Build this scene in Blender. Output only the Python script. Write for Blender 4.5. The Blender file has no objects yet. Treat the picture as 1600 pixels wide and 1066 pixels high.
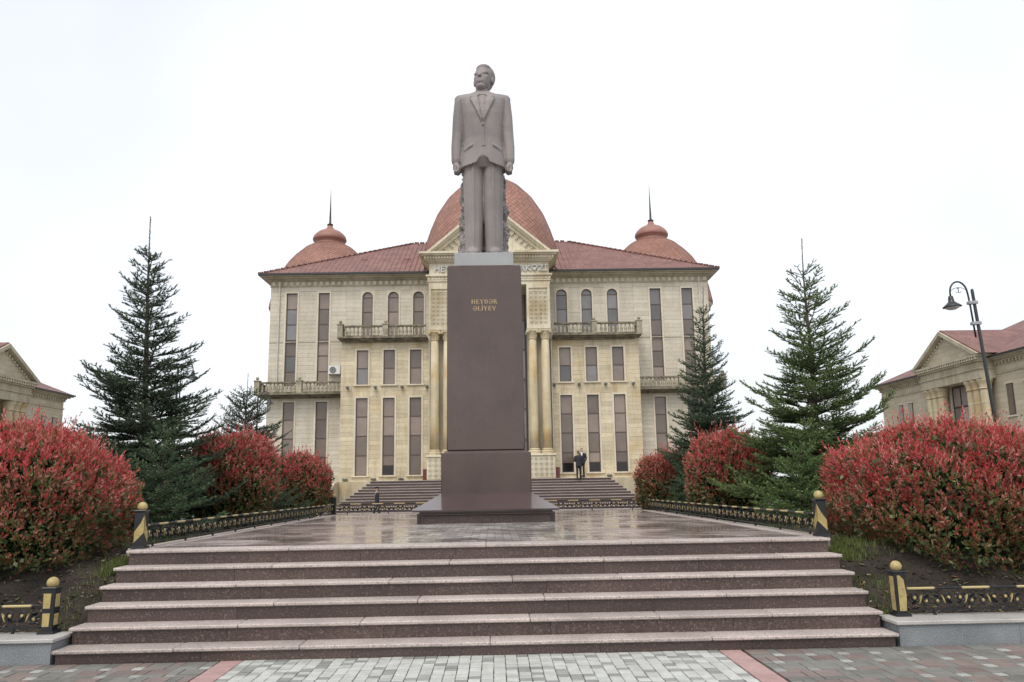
import bpy, bmesh, math, random
import numpy as np
from mathutils import Vector, Matrix
PI = math.pi
S = bpy.context.scene
COL = S.collection

# ------------------------------------------------------------------ camera, sky, sun, exposure
EYE = Vector((0.0, 0.0, 1.6))
_yaw, _pit, _roll = 0.0247, 0.1794, -0.0166
_fw = Vector((math.sin(_yaw)*math.cos(_pit), math.cos(_yaw)*math.cos(_pit), math.sin(_pit)))
_r = Vector((math.cos(_yaw), -math.sin(_yaw), 0)); _u = _r.cross(_fw)
_R = math.cos(_roll)*_r + math.sin(_roll)*_u
_U = -math.sin(_roll)*_r + math.cos(_roll)*_u
cam = bpy.data.cameras.new('camera'); camo = bpy.data.objects.new('camera', cam); COL.objects.link(camo)
cam.sensor_fit = 'HORIZONTAL'; cam.sensor_width = 36.0; cam.lens = 36.0*1252.8/1600.0
cam.clip_start = 0.1; cam.clip_end = 3000
camo.matrix_world = Matrix(((_R.x, _U.x, -_fw.x, EYE.x), (_R.y, _U.y, -_fw.y, EYE.y), (_R.z, _U.z, -_fw.z, EYE.z), (0, 0, 0, 1)))
S.camera = camo

SUN_EL, SUN_AZ = math.radians(56), math.radians(200)      # soft sun behind the cloud, over the camera's shoulder
W = bpy.data.worlds.new('World'); S.world = W; W.use_nodes = True
nt = W.node_tree; nt.nodes.clear()
out = nt.nodes.new('ShaderNodeOutputWorld'); add = nt.nodes.new('ShaderNodeAddShader')
b1 = nt.nodes.new('ShaderNodeBackground'); b2 = nt.nodes.new('ShaderNodeBackground')
sky = nt.nodes.new('ShaderNodeTexSky'); sky.sky_type = 'NISHITA'; sky.sun_disc = False
sky.sun_elevation = SUN_EL; sky.sun_rotation = SUN_AZ; sky.dust_density = 4.0
nt.links.new(sky.outputs[0], b1.inputs[0]); b1.inputs[1].default_value = 0.05
tc = nt.nodes.new('ShaderNodeTexCoord'); nz = nt.nodes.new('ShaderNodeTexNoise'); nz.inputs['Scale'].default_value = 1.5
nz.inputs['Detail'].default_value = 4
rp = nt.nodes.new('ShaderNodeValToRGB')
rp.color_ramp.elements[0].position = .3; rp.color_ramp.elements[0].color = (0.70, 0.72, 0.76, 1)
rp.color_ramp.elements[1].position = .62; rp.color_ramp.elements[1].color = (0.95, 0.96, 0.98, 1)
nt.links.new(tc.outputs['Generated'], nz.inputs['Vector']); nt.links.new(nz.outputs[0], rp.inputs[0]); nt.links.new(rp.outputs[0], b2.inputs[0])
b2.inputs[1].default_value = 0.86                          # the even white overcast
nt.links.new(b1.outputs[0], add.inputs[0]); nt.links.new(b2.outputs[0], add.inputs[1]); nt.links.new(add.outputs[0], out.inputs[0])
sun = bpy.data.lights.new('sun', 'SUN'); sun.energy = 1.5; sun.angle = math.radians(28); sun.color = (1.0, 0.96, 0.9)
suno = bpy.data.objects.new('sun', sun); COL.objects.link(suno)
# sun_rotation is measured clockwise from +Y seen from above
_sd = Vector((math.sin(SUN_AZ)*math.cos(SUN_EL), math.cos(SUN_AZ)*math.cos(SUN_EL), math.sin(SUN_EL)))
suno.rotation_euler = (-_sd).to_track_quat('-Z', 'Y').to_euler()
suno.location = (0, 0, 60)
S.view_settings.view_transform = 'Standard'; S.view_settings.look = 'None'
S.view_settings.gamma = 1.0; S.view_settings.use_curve_mapping = False
S.view_settings.exposure = 0.22

# ------------------------------------------------------------------ helpers
class MB:
    def __init__(s): s.v = []; s.f = []; s.m = []
    def add(s, vs, fs, m=0):
        o = len(s.v); s.v.extend([tuple(v) for v in vs]); s.f.extend([tuple(i+o for i in f) for f in fs]); s.m.extend([m]*len(fs)); return s
    def box(s, x0, x1, y0, y1, z0, z1, m=0):
        return s.add([(x0,y0,z0),(x1,y0,z0),(x1,y1,z0),(x0,y1,z0),(x0,y0,z1),(x1,y0,z1),(x1,y1,z1),(x0,y1,z1)],
            [(3,2,1,0),(4,5,6,7),(0,1,5,4),(1,2,6,5),(2,3,7,6),(3,0,4,7)], m)
    def loft(s, rings, m=0, cap=True):
        n = len(rings[0]); vs = [p for r in rings for p in r]; fs = []
        for k in range(len(rings)-1):
            for i in range(n):
                j = (i+1) % n; fs.append((k*n+i, k*n+j, (k+1)*n+j, (k+1)*n+i))
        if cap: fs.append(tuple(range(n-1, -1, -1))); fs.append(tuple((len(rings)-1)*n+i for i in range(n)))
        return s.add(vs, fs, m)
    def frustum(s, cx, cy, z0, z1, hx0, hy0, hx1, hy1, m=0):
        q = lambda hx, hy, z: [(cx-hx,cy-hy,z),(cx+hx,cy-hy,z),(cx+hx,cy+hy,z),(cx-hx,cy+hy,z)]
        return s.loft([q(hx0,hy0,z0), q(hx1,hy1,z1)], m)
    def lathe(s, prof, n=16, cx=0, cy=0, m=0, cap=True):
        return s.loft([[(cx+r*math.cos(2*PI*i/n), cy+r*math.sin(2*PI*i/n), z) for i in range(n)] for r, z in prof], m, cap)
    def tube(s, pts, r, n=6, m=0, cap=True):
        pts = [Vector(p) for p in pts]
        if not hasattr(r, '__len__'): r = [r]*len(pts)
        rings = []; ref = None
        for i, p in enumerate(pts):
            t = (pts[min(i+1, len(pts)-1)]-pts[max(i-1, 0)]).normalized()
            if ref is None: ref = Vector((0,0,1)) if abs(t.z) < .9 else Vector((1,0,0))
            a = t.cross(ref)
            if a.length < 1e-4: a = t.cross(Vector((0,1,0)))
            a.normalize(); b = t.cross(a).normalized(); ref = a.cross(t)
            rings.append([p+(a*math.cos(2*PI*k/n)+b*math.sin(2*PI*k/n))*r[i] for k in range(n)])
        return s.loft(rings, m, cap)
    def prism(s, poly, axis, a0, a1, m=0):
        # poly of 2D points swept along axis 'x','y' or 'z'
        def mk(p, a):
            return (a, p[0], p[1]) if axis == 'x' else ((p[0], a, p[1]) if axis == 'y' else (p[0], p[1], a))
        return s.loft([[mk(p, a0) for p in poly], [mk(p, a1) for p in poly]], m)
    def mesh(s, name, mats=None, smooth=False, bevel=0, fix=True):
        me = bpy.data.meshes.new(name); me.from_pydata(s.v, [], s.f)
        if mats:
            for m in (mats if isinstance(mats, (list, tuple)) else [mats]): me.materials.append(m)
        if any(s.m): me.polygons.foreach_set('material_index', s.m)
        if fix or bevel:
            bm = bmesh.new(); bm.from_mesh(me)
            bmesh.ops.recalc_face_normals(bm, faces=bm.faces)
            if bevel:
                ed = [e for e in bm.edges if len(e.link_faces) == 2 and e.calc_face_angle(0) > .5]
                bmesh.ops.bevel(bm, geom=ed, offset=bevel, segments=1, affect='EDGES', profile=.5)
            bm.to_mesh(me); bm.free()
        if smooth: me.polygons.foreach_set('use_smooth', [True]*len(me.polygons))
        me.update(); return me
    def build(s, name, mats, parent=None, smooth=False, bevel=0, loc=None, fix=True):
        return obj(name, s.mesh(name, mats, smooth, bevel, fix), parent, loc)

def obj(name, me, parent=None, loc=None, rotz=None):
    o = bpy.data.objects.new(name, me); COL.objects.link(o)
    if parent is not None: o.parent = parent
    if loc is not None: o.location = loc
    if rotz is not None: o.rotation_euler = (0, 0, rotz)
    return o
def tag(o, label, cat, group=None, kind=None):
    o['label'] = label; o['category'] = cat
    if group: o['group'] = group
    if kind: o['kind'] = kind
    return o
def thing(name, label, cat, loc=(0,0,0), rotz=0, group=None):
    o = bpy.data.objects.new(name, None); COL.objects.link(o); o.empty_display_size = .2
    o.location = loc; o.rotation_euler = (0, 0, rotz); return tag(o, label, cat, group)
def struct(o): o['kind'] = 'structure'; return o
def copy_tree(o, parent=None):
    c = o.copy(); COL.objects.link(c)
    if parent is not None: c.parent = parent
    for ch in list(o.children): copy_tree(ch, c)
    return c

# ------------------------------------------------------------------ materials
def new_mat(name):
    m = bpy.data.materials.new(name); m.use_nodes = True
    return m, m.node_tree, m.node_tree.nodes['Principled BSDF']
def node(t, typ, **kw):
    n = t.nodes.new(typ)
    for k, v in kw.items():
        if hasattr(n, k) and k not in ('Scale',): setattr(n, k, v)
        else: n.inputs[k].default_value = v
    return n
def ramp(t, fac, stops):
    r = t.nodes.new('ShaderNodeValToRGB'); e = r.color_ramp.elements
    while len(e) < len(stops): e.new(.5)
    for k, (p, c) in enumerate(stops): e[k].position = p; e[k].color = (*c, 1) if len(c) == 3 else c
    t.links.new(fac, r.inputs[0]); return r.outputs[0]
def mix(t, fac, a, b, mode='MIX'):
    n = t.nodes.new('ShaderNodeMix'); n.data_type = 'RGBA'; n.blend_type = mode
    for s, v in ((n.inputs[0], fac), (n.inputs[6], a), (n.inputs[7], b)):
        if hasattr(v, 'is_output') or isinstance(v, bpy.types.NodeSocket): t.links.new(v, s)
        else: s.default_value = v if not isinstance(v, tuple) else (*v, 1)
    return n.outputs[2]
def rnd(t):
    # a random number for each piece: per object and per loose island
    a = t.nodes.new('ShaderNodeObjectInfo').outputs['Random']; b = t.nodes.new('ShaderNodeNewGeometry').outputs['Random Per Island']
    s = node(t, 'ShaderNodeMath', operation='ADD'); t.links.new(a, s.inputs[0]); t.links.new(b, s.inputs[1])
    f = node(t, 'ShaderNodeMath', operation='FRACT'); t.links.new(s.outputs[0], f.inputs[0]); return f.outputs[0]
def coords(t, world=False):
    if world: return t.nodes.new('ShaderNodeNewGeometry').outputs['Position']
    return t.nodes.new('ShaderNodeTexCoord').outputs['Object']
def noise(t, vec, scale, detail=3, rough=.55):
    n = node(t, 'ShaderNodeTexNoise'); n.inputs['Scale'].default_value = scale; n.inputs['Detail'].default_value = detail; n.inputs['Roughness'].default_value = rough
    t.links.new(vec, n.inputs['Vector']); return n.outputs[0]
def bump(t, b, h, strength, dist=.01):
    n = node(t, 'ShaderNodeBump'); n.inputs['Strength'].default_value = strength; n.inputs['Distance'].default_value = dist
    t.links.new(h, n.inputs['Height']); t.links.new(n.outputs[0], b.inputs['Normal'])
def stone(name, lo, hi, big=1.5, fine=60, fine_amt=.35, rough=.7, bmp=.2, var=0.0, dark=None, rough_var=0.0, spec=.5, bdist=.004, stain=None):
    """stone: cloudy change of tone between lo and hi, fine grain, optional change per piece and stain colour"""
    m, t, b = new_mat(name); P = coords(t, True)
    c = ramp(t, noise(t, P, big, 5), [(.3, lo), (.7, hi)])
    g = noise(t, P, fine, 2, .7)
    c = mix(t, fine_amt, c, ramp(t, g, [(.36, (.35,.33,.33)), (.5, (.97,.97,.97)), (.66, (1.5,1.45,1.4))]), 'MULTIPLY')
    if dark: c = mix(t, ramp(t, noise(t, P, 48, 1), [(.60, (0,0,0)), (.66, (.8,.8,.8))]), c, dark)
    if var:
        r = rnd(t); c = mix(t, 1.0, c, ramp(t, r, [(0, (1-var,)*3), (1, (1+var*.7,)*3)]), 'MULTIPLY')
    if stain:
        s = noise(t, P, .55, 4, .6); c = mix(t, ramp(t, s, [(.5, (0,0,0)), (.72, (.8,.8,.8))]), c, stain)
    t.links.new(c, b.inputs['Base Color']); b.inputs['Roughness'].default_value = rough; b.inputs['Specular IOR Level'].default_value = spec
    if rough_var:
        rr = node(t, 'ShaderNodeMapRange'); rr.inputs[3].default_value = rough; rr.inputs[4].default_value = rough+rough_var
        t.links.new(noise(t, P, 2.3, 4), rr.inputs[0]); t.links.new(rr.outputs[0], b.inputs['Roughness'])
    if bmp: bump(t, b, g, bmp, bdist)
    return m
def plain(name, c, rough=.5, metal=0, var=.12, scale=8, spec=.5, bmp=0, pervar=0):
    m, t, b = new_mat(name); P = coords(t, True)
    k = ramp(t, noise(t, P, scale, 4), [(.3, tuple(x*(1-var) for x in c)), (.7, tuple(min(1, x*(1+var)) for x in c))])
    if pervar: k = mix(t, 1.0, k, ramp(t, rnd(t), [(0, (1-pervar,)*3), (1, (1+pervar,)*3)]), 'MULTIPLY')
    t.links.new(k, b.inputs['Base Color']); b.inputs['Roughness'].default_value = rough; b.inputs['Metallic'].default_value = metal
    b.inputs['Specular IOR Level'].default_value = spec
    if bmp: bump(t, b, noise(t, P, scale*6, 3), bmp)
    return m
def foliage(name, rough=.45, trans=.25):
    m, t, b = new_mat(name)
    a = t.nodes.new('ShaderNodeVertexColor'); a.layer_name = 'Col'
    t.links.new(a.outputs[0], b.inputs['Base Color']); b.inputs['Roughness'].default_value = rough; b.inputs['Specular IOR Level'].default_value = .35
    tr = t.nodes.new('ShaderNodeBsdfTranslucent'); t.links.new(a.outputs[0], tr.inputs[0])
    mx = t.nodes.new('ShaderNodeMixShader'); mx.inputs[0].default_value = trans
    o = t.nodes['Material Output']; t.links.new(b.outputs[0], mx.inputs[1]); t.links.new(tr.outputs[0], mx.inputs[2]); t.links.new(mx.outputs[0], o.inputs[0])
    return m

M = {}
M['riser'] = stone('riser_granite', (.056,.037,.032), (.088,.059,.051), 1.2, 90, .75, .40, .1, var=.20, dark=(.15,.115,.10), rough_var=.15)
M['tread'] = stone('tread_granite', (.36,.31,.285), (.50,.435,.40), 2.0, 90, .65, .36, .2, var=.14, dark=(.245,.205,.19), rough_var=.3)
M['polish'] = stone('polished_granite', (.070,.048,.042), (.102,.072,.063), .9, 140, .45, .07, 0, var=.05, rough_var=.10)
M['apron'] = stone('polished_apron', (.072,.050,.048), (.102,.073,.070), .9, 140, .35, .12, 0, rough_var=.08)
M['greygran'] = stone('grey_granite', (.15,.17,.18), (.24,.26,.272), 2.2, 110, .8, .5, .15, var=.05)
M['coping'] = stone('pale_coping', (.36,.35,.33), (.48,.465,.44), 2.5, 120, .6, .45, .15, var=.06)
M['statue'] = stone('statue_stone', (.165,.148,.143), (.30,.264,.252), .75, 60, .14, .62, .12)
M['plinth'] = stone('statue_plinth_grey', (.30,.31,.315), (.36,.37,.375), 1.5, 60, .2, .5, .05)
M['rock'] = stone('rough_rock', (.16,.14,.135), (.38,.34,.33), 6, 25, .6, .9, .9, bdist=.03)
M['wingstone'] = stone('limestone_wing', (.52,.48,.39), (.62,.575,.48), .35, 9, .12, .85, .1, var=.10, stain=(.51,.45,.34))
M['baystone'] = stone('limestone_bay', (.53,.46,.315), (.63,.56,.41), .4, 9, .14, .85, .1, var=.14, stain=(.47,.35,.18))
M['trim'] = stone('limestone_trim', (.56,.505,.395), (.66,.60,.48), .8, 12, .12, .8, .05)
M['corn'] = stone('limestone_cornice', (.42,.385,.29), (.52,.475,.365), .6, 14, .2, .85, .1, stain=(.31,.27,.185))
M['portico'] = stone('limestone_portico', (.58,.53,.395), (.68,.63,.49), .7, 14, .15, .8, .08, stain=(.40,.31,.17))
M['colstone'] = stone('column_stone', (.48,.41,.265), (.58,.51,.35), 1.0, 14, .12, .75, .05, stain=(.45,.29,.11))
M['joint'] = plain('wall_joint', (.36,.315,.23), .95)
M['mould'] = stone('mouldy_stone', (.075,.068,.05), (.30,.265,.19), 2.6, 25, .4, .95, .2)
M['balus'] = stone('weathered_balustrade', (.20,.18,.125), (.46,.415,.31), 2.2, 20, .3, .9, .1, stain=(.13,.115,.08))
M['frame'] = plain('brown_window_frame', (.085,.055,.048), .45, pervar=.1)
M['latt_bg'] = plain('panel_recess', (.085,.075,.04), .9)
M['dark'] = plain('near_black', (.012,.012,.013), .4)
M['gutter'] = plain('gutter', (.03,.03,.034), .5)
M['pipe'] = plain('downpipe', (.55,.53,.46), .5)
M['letter'] = plain('letter_white', (.55,.56,.56), .35)
M['goldletter'] = plain('gilt_letter', (.44,.32,.17), .45)
M['black'] = plain('fence_black', (.012,.013,.016), .38, var=.3, bmp=.1)
def worn_gold():
    m, t, b = new_mat('worn_gold_paint'); P = coords(t, True)
    c = ramp(t, noise(t, P, 9, 4), [(.3, (.33,.25,.10)), (.7, (.46,.36,.15))])
    c = mix(t, ramp(t, noise(t, P, 38, 4, .7), [(.58, (0,0,0)), (.68, (.9,.9,.9))]), c, (.03,.028,.025))
    t.links.new(c, b.inputs['Base Color']); b.inputs['Roughness'].default_value = .45; bump(t, b, noise(t, P, 60, 3), .2, .003); return m
M['gold'] = worn_gold()
M['palegold'] = plain('rail_gold', (.66,.55,.27), .4, var=.12)
M['lampmetal'] = plain('lamp_metal', (.022,.026,.026), .35)
M['bark'] = stone('bark', (.06,.045,.035), (.13,.10,.08), 8, 60, .5, .95, .6)
M['leaf'] = foliage('photinia_leaves', .4, .36)
M['needle'] = foliage('needles', .5, .12)
M['grass'] = foliage('grass_blades', .5, .3)
M['acwhite'] = plain('unit_white', (.66,.67,.66), .4)
M['acgrille'] = plain('unit_grille', (.10,.11,.11), .5)
M['skin'] = plain('skin', (.42,.26,.19), .5)
M['suit'] = plain('dark_suit', (.016,.018,.024), .8)
M['trouser'] = plain('dark_trousers', (.013,.014,.016), .8)
M['shirt'] = plain('white_shirt', (.6,.6,.62), .7)
M['hair'] = plain('grey_hair', (.12,.11,.10), .7)
M['shoe'] = plain('shoe', (.01,.01,.01), .3)
M['jointsoil'] = plain('paver_joint', (.045,.046,.028), .95, var=.4, scale=5)
M['porphyry'] = plain('red_granite_block', (.13,.035,.03), .3)

def streaked(m, amt=.35, sc=(5, 5, .35), tint=((.72,.72,.73), (1,1,1), (1.35,1.33,1.32))):
    # faint vertical water marks in the polish
    t = m.node_tree; b = t.nodes['Principled BSDF']; P = coords(t, True); mp = node(t, 'ShaderNodeMapping'); mp.inputs['Scale'].default_value = sc; t.links.new(P, mp.inputs[0])
    n = noise(t, mp.outputs[0], 1.6, 5, .6); src = b.inputs['Base Color'].links[0].from_socket
    t.links.new(mix(t, amt, src, ramp(t, n, [(.3, tint[0]), (.52, tint[1]), (.75, tint[2])]), 'MULTIPLY'), b.inputs['Base Color'])
streaked(M['polish'], .22, (2.2, 2.2, .5)); streaked(M['apron'], .2, (2, 2, 2)); streaked(M['statue'], .35, (3, 3, .5))
for k_, a_ in (('baystone', .5), ('wingstone', .28), ('portico', .4), ('corn', .55), ('trim', .25), ('colstone', .5)):
    streaked(M[k_], a_, (1.5, 1.5, .22), ((.56,.49,.38), (1,1,1), (1.06,1.06,1.06)))
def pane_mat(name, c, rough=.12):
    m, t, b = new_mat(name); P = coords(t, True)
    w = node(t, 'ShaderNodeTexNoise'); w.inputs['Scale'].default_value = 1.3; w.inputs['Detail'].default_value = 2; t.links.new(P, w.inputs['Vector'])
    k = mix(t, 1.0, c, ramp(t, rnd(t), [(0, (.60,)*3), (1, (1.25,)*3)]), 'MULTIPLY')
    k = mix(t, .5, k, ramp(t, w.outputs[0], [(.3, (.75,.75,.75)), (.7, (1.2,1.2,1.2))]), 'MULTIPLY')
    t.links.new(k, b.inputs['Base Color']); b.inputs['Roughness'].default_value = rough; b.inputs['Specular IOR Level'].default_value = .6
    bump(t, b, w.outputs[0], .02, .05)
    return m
M['blind'] = pane_mat('pane_with_blind', (.215,.172,.142))
M['bluepane'] = pane_mat('pane_grey_blue', (.17,.165,.165))
M['palepane'] = pane_mat('pane_pale', (.34,.30,.28))  # pale base colour stands in for sky reflected in the pavilion glass
M['deeppane'] = pane_mat('pane_dark_room', (.014,.013,.013))

def roof_mat(name, pitch=.34, cmul=1.0):
    m, t, b = new_mat(name); P = coords(t, True)
    c = ramp(t, noise(t, P, .8, 5), [(.3, (.185*cmul,.092*cmul,.077*cmul)), (.7, (.255*cmul,.132*cmul,.112*cmul))])
    sp = node(t, 'ShaderNodeSeparateXYZ'); t.links.new(P, sp.inputs[0])
    def wave(sock, pch):
        k = node(t, 'ShaderNodeMath', operation='MULTIPLY'); k.inputs[1].default_value = 2*PI/pch; t.links.new(sock, k.inputs[0])
        s_ = node(t, 'ShaderNodeMath', operation='SINE'); t.links.new(k.outputs[0], s_.inputs[0]); return s_.outputs[0]
    a = wave(sp.outputs[0], pitch)
    w2 = node(t, 'ShaderNodeMath', operation='FRACT'); k2 = node(t, 'ShaderNodeMath', operation='MULTIPLY'); k2.inputs[1].default_value = 1/.19
    t.links.new(sp.outputs[2], k2.inputs[0]); t.links.new(k2.outputs[0], w2.inputs[0])
    h = node(t, 'ShaderNodeMath', operation='ADD'); t.links.new(a, h.inputs[0]); t.links.new(w2.outputs[0], h.inputs[1])
    bump(t, b, h.outputs[0], .9, .06)
    vr = node(t, 'ShaderNodeTexVoronoi'); vr.inputs['Scale'].default_value = 3.2; t.links.new(P, vr.inputs['Vector'])
    hs = node(t, 'ShaderNodeSeparateColor'); t.links.new(vr.outputs['Color'], hs.inputs[0])
    c = mix(t, .6, c, ramp(t, hs.outputs[0], [(0, (.72,)*3), (1, (1.3,1.25,1.25))]), 'MULTIPLY')
    t.links.new(c, b.inputs['Base Color']); b.inputs['Roughness'].default_value = .6
    return m
M['roof'] = roof_mat('red_roof_tile')
M['shingle'] = stone('dome_shingle', (.255,.128,.092), (.335,.172,.128), .5, 20, .15, .6, .05, var=.16)
M['shinglebase'] = plain('dome_under', (.16,.07,.055), .8)
M['capred'] = stone('cap_sheet_red', (.24,.115,.085), (.31,.15,.115), .8, 10, .1, .55, 0)

def fadepaver(name, c1, c2, c3=None, hard=False):
    m, t, b = new_mat(name); P = coords(t, True); r = rnd(t)
    st = [(0, c1), (.55, c2)] + ([(1, c3)] if c3 else [])
    if hard: st = [(0, c1), (.17, tuple(q*1.25 for q in c1)), (.22, c2), (1, c3)]
    k = ramp(t, r, st); k = mix(t, .55, k, ramp(t, noise(t, P, 7, 4, .65), [(.3, (.66,.65,.62)), (.7, (1.15,)*3)]), 'MULTIPLY')
    k = mix(t, .4, k, ramp(t, noise(t, P, 160, 2), [(.35, (.6,)*3), (.65, (1.3,)*3)]), 'MULTIPLY')
    t.links.new(k, b.inputs['Base Color']); b.inputs['Roughness'].default_value = .6; bump(t, b, noise(t, P, 90, 3), .3, .004); return m
M['pav_white'] = fadepaver('paver_white', (.22,.225,.21), (.41,.42,.392), (.49,.50,.465), hard=True)
M['pav_pink'] = fadepaver('paver_pink', (.34,.21,.195), (.41,.265,.245))
M['pav_red'] = fadepaver('paver_red', (.155,.118,.104), (.205,.16,.142))
M['pav_grey'] = fadepaver('paver_grey', (.13,.128,.112), (.185,.182,.162))
M['pav_light'] = fadepaver('paver_light', (.25,.255,.235), (.36,.365,.34))

def wet_paving(name, cols, bw, bh, rough=(.05, .28), mort=(.10,.085,.08)):
    m, t, b = new_mat(name); P = coords(t, True)
    br = node(t, 'ShaderNodeTexBrick'); br.inputs['Scale'].default_value = 1.0; br.inputs['Brick Width'].default_value = bw; br.inputs['Row Height'].default_value = bh
    br.inputs['Mortar Size'].default_value = .006; br.inputs['Color1'].default_value = (0,0,0,1); br.inputs['Color2'].default_value = (1,1,1,1); br.inputs['Mortar'].default_value = (.5,.5,.5,1)
    br.inputs['Bias'].default_value = 0.0
    t.links.new(P, br.inputs['Vector'])
    c = ramp(t, br.outputs['Color'], [(0, cols[0]), (.5, cols[1]), (1, cols[2])])
    c = mix(t, br.outputs['Fac'], c, mort)
    n1 = noise(t, P, .9, 5, .6)
    c = mix(t, .5, c, ramp(t, n1, [(.35, (.7,.7,.7)), (.65, (1.12,)*3)]), 'MULTIPLY')
    t.links.new(c, b.inputs['Base Color'])
    rr = ramp(t, n1, [(.40, (rough[0],)*3), (.66, (rough[1],)*3)]); t.links.new(rr, b.inputs['Roughness'])
    b.inputs['Specular IOR Level'].default_value = .6
    n2 = noise(t, P, 14, 3); h = mix(t, .25, n2, br.outputs['Fac'], 'SUBTRACT')
    bump(t, b, h, .10, .006)
    return m
M['wetred'] = wet_paving('wet_platform_paving', ((.22,.17,.155), (.31,.25,.23), (.40,.34,.31)), .42, .21, (.07, .34))
M['wetlight'] = wet_paving('wet_walk_paving', ((.20,.18,.17), (.37,.345,.325), (.48,.455,.43)), .21, .21, (.09, .32))
M['plaza'] = wet_paving('plaza_paving', ((.16,.15,.13), (.21,.19,.17), (.27,.25,.22)), .3, .15, (.3, .6))
def soil_mat():
    m, t, b = new_mat('garden_soil'); P = coords(t, True)
    c = ramp(t, noise(t, P, 3, 6, .7), [(.3, (.022,.016,.012)), (.55, (.052,.040,.029)), (.75, (.10,.082,.058))])
    c = mix(t, .6, c, ramp(t, noise(t, P, 70, 3), [(.3, (.5,)*3), (.7, (1.4,)*3)]), 'MULTIPLY')
    g = ramp(t, noise(t, P, .8, 3), [(.58, (0,0,0)), (.70, (.6,.6,.6))]); c = mix(t, g, c, (.05,.062,.025))
    t.links.new(c, b.inputs['Base Color']); b.inputs['Roughness'].default_value = .95
    bump(t, b, noise(t, P, 22, 6, .75), 1.0, .07); return m
M['soil'] = soil_mat()
M['litter'] = foliage('leaf_litter', .8, .05)
# ------------------------------------------------------------------ setting: ground, paving, stairs, platform, garden
random.seed(7); rng = np.random.default_rng(7)
XL, XR, Y0, TR, RZ = -4.145, 3.85, 7.95, .283, .16
ZP = 6*RZ                                   # platform level 0.96
GZ = .035                                   # pavement level in front of the stairs
MB().add([(-900,-900,.0),(900,-900,.0),(900,1500,.0),(-900,1500,.0)], [(0,1,2,3)]).build('ground', M['plaza'], fix=False)
struct(bpy.data.objects['ground'])

def paver_mesh(name, w, d, mat, h=.028):
    b = MB(); b.frustum(0, 0, 0, h-.004, w/2, d/2, w/2, d/2); b.frustum(0, 0, h-.004, h, w/2, d/2, w/2-.004, d/2-.004)
    # drop the doubled inner caps
    b.f = [f for k, f in enumerate(b.f) if k not in (5, 10)]; b.m = [0]*len(b.f)
    return b.mesh(name, mat)
BED = GZ-.024
# central white walk with pink borders
walk = struct(MB().box(-2.58, 2.34, -6, Y0+.02, -.05, BED).build('walkway', M['jointsoil']))
pw = paver_mesh('paver', .100, .100, M['pav_white'])
X0w, nw = -2.36, 42; stepw = (2.10-X0w)/nw
stuffm = MB()
def paver_pts(b, cx, cy, w, d, zt, m=0):
    b.box(cx-w/2, cx+w/2, cy-d/2, cy+d/2, zt-.026, zt, m)
for i in range(nw):
    for j in range(64):
        y = Y0-.03-j*.1055
        if y < 1.2: continue
        cx = X0w+(i+.5)*stepw; dz = random.uniform(-.0025, .0025)
        if 6.755 < y < 7.48:
            o = obj('paver', pw, walk, (cx+random.uniform(-.002,.002), y, BED+dz), random.uniform(-.012, .012))
        else: paver_pts(stuffm, cx+random.uniform(-.002,.002), y, .100, .100, GZ+.004+dz)
o = stuffm.build('paver_field', M['pav_white'], walk, fix=False); o['kind'] = 'stuff'
pp = paver_mesh('paver', .205, .194, M['pav_pink'])
for j in range(33):
    for cx in (-2.47, 2.215):
        o = obj('paver', pp, walk, (cx, Y0-.08-j*.2, BED+random.uniform(-.002,.002)))
        o.name = 'border_paver'
# side paving in a mixed red, grey and light bond
def side_pave(xa, xb, flip):
    bed = struct(MB().box(xa, xb, -6, Y0-.02, -.05, BED-.001).build('pavement', M['jointsoil']))
    sh = {(w, d, c): paver_mesh('paver', w-.007, d-.007, M[c]) for w, d in ((.2,.2),(.1,.1),(.2,.1),(.1,.2)) for c in ('pav_red','pav_grey','pav_light')}
    far = {c: MB() for c in ('pav_red','pav_grey','pav_light')}
    n = int((xb-xa)/.3); k = 0
    for j in range(21):
        for i in range(-2, n+2):
            ox = xa+.3*i+.1*(j % 3) if not flip else xa+.3*i+.3-.1*(j % 3)
            oy = Y0+.01-.3*(j+1)
            for (dx, dy, w, d, kind) in ((0,.1,.2,.2,0),(.2,0,.1,.1,1),(0,0,.2,.1,2),(.2,.1,.1,.2,2)):
                r = random.random()
                c = ('pav_red' if r < .6 else 'pav_grey') if kind == 0 else (('pav_light' if r < .72 else 'pav_grey') if kind == 1 else ('pav_grey' if r < .86 else 'pav_red'))
                full = ox+dx > xa-.001 and ox+dx+w < xb+.001; xl, xr = max(ox+dx, xa), min(ox+dx+w, xb)
                if xr-xl < .02: continue
                cx, cy = (xl+xr)/2, oy+dy+d/2; dz = random.uniform(-.003, .003)
                if full and j < 5 and k < 296:
                    obj('paver', sh[(w, d, c)], bed, (cx, cy, BED-.001+dz)); k += 1
                else: paver_pts(far[c], cx, cy, xr-xl-.007, d-.007, GZ+dz)
    for c, b in far.items():
        o = b.build('paver_field', M[c], bed, fix=False); o['kind'] = 'stuff'
side_pave(-6.78, -2.585, False); side_pave(2.345, 7.15, True)

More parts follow.
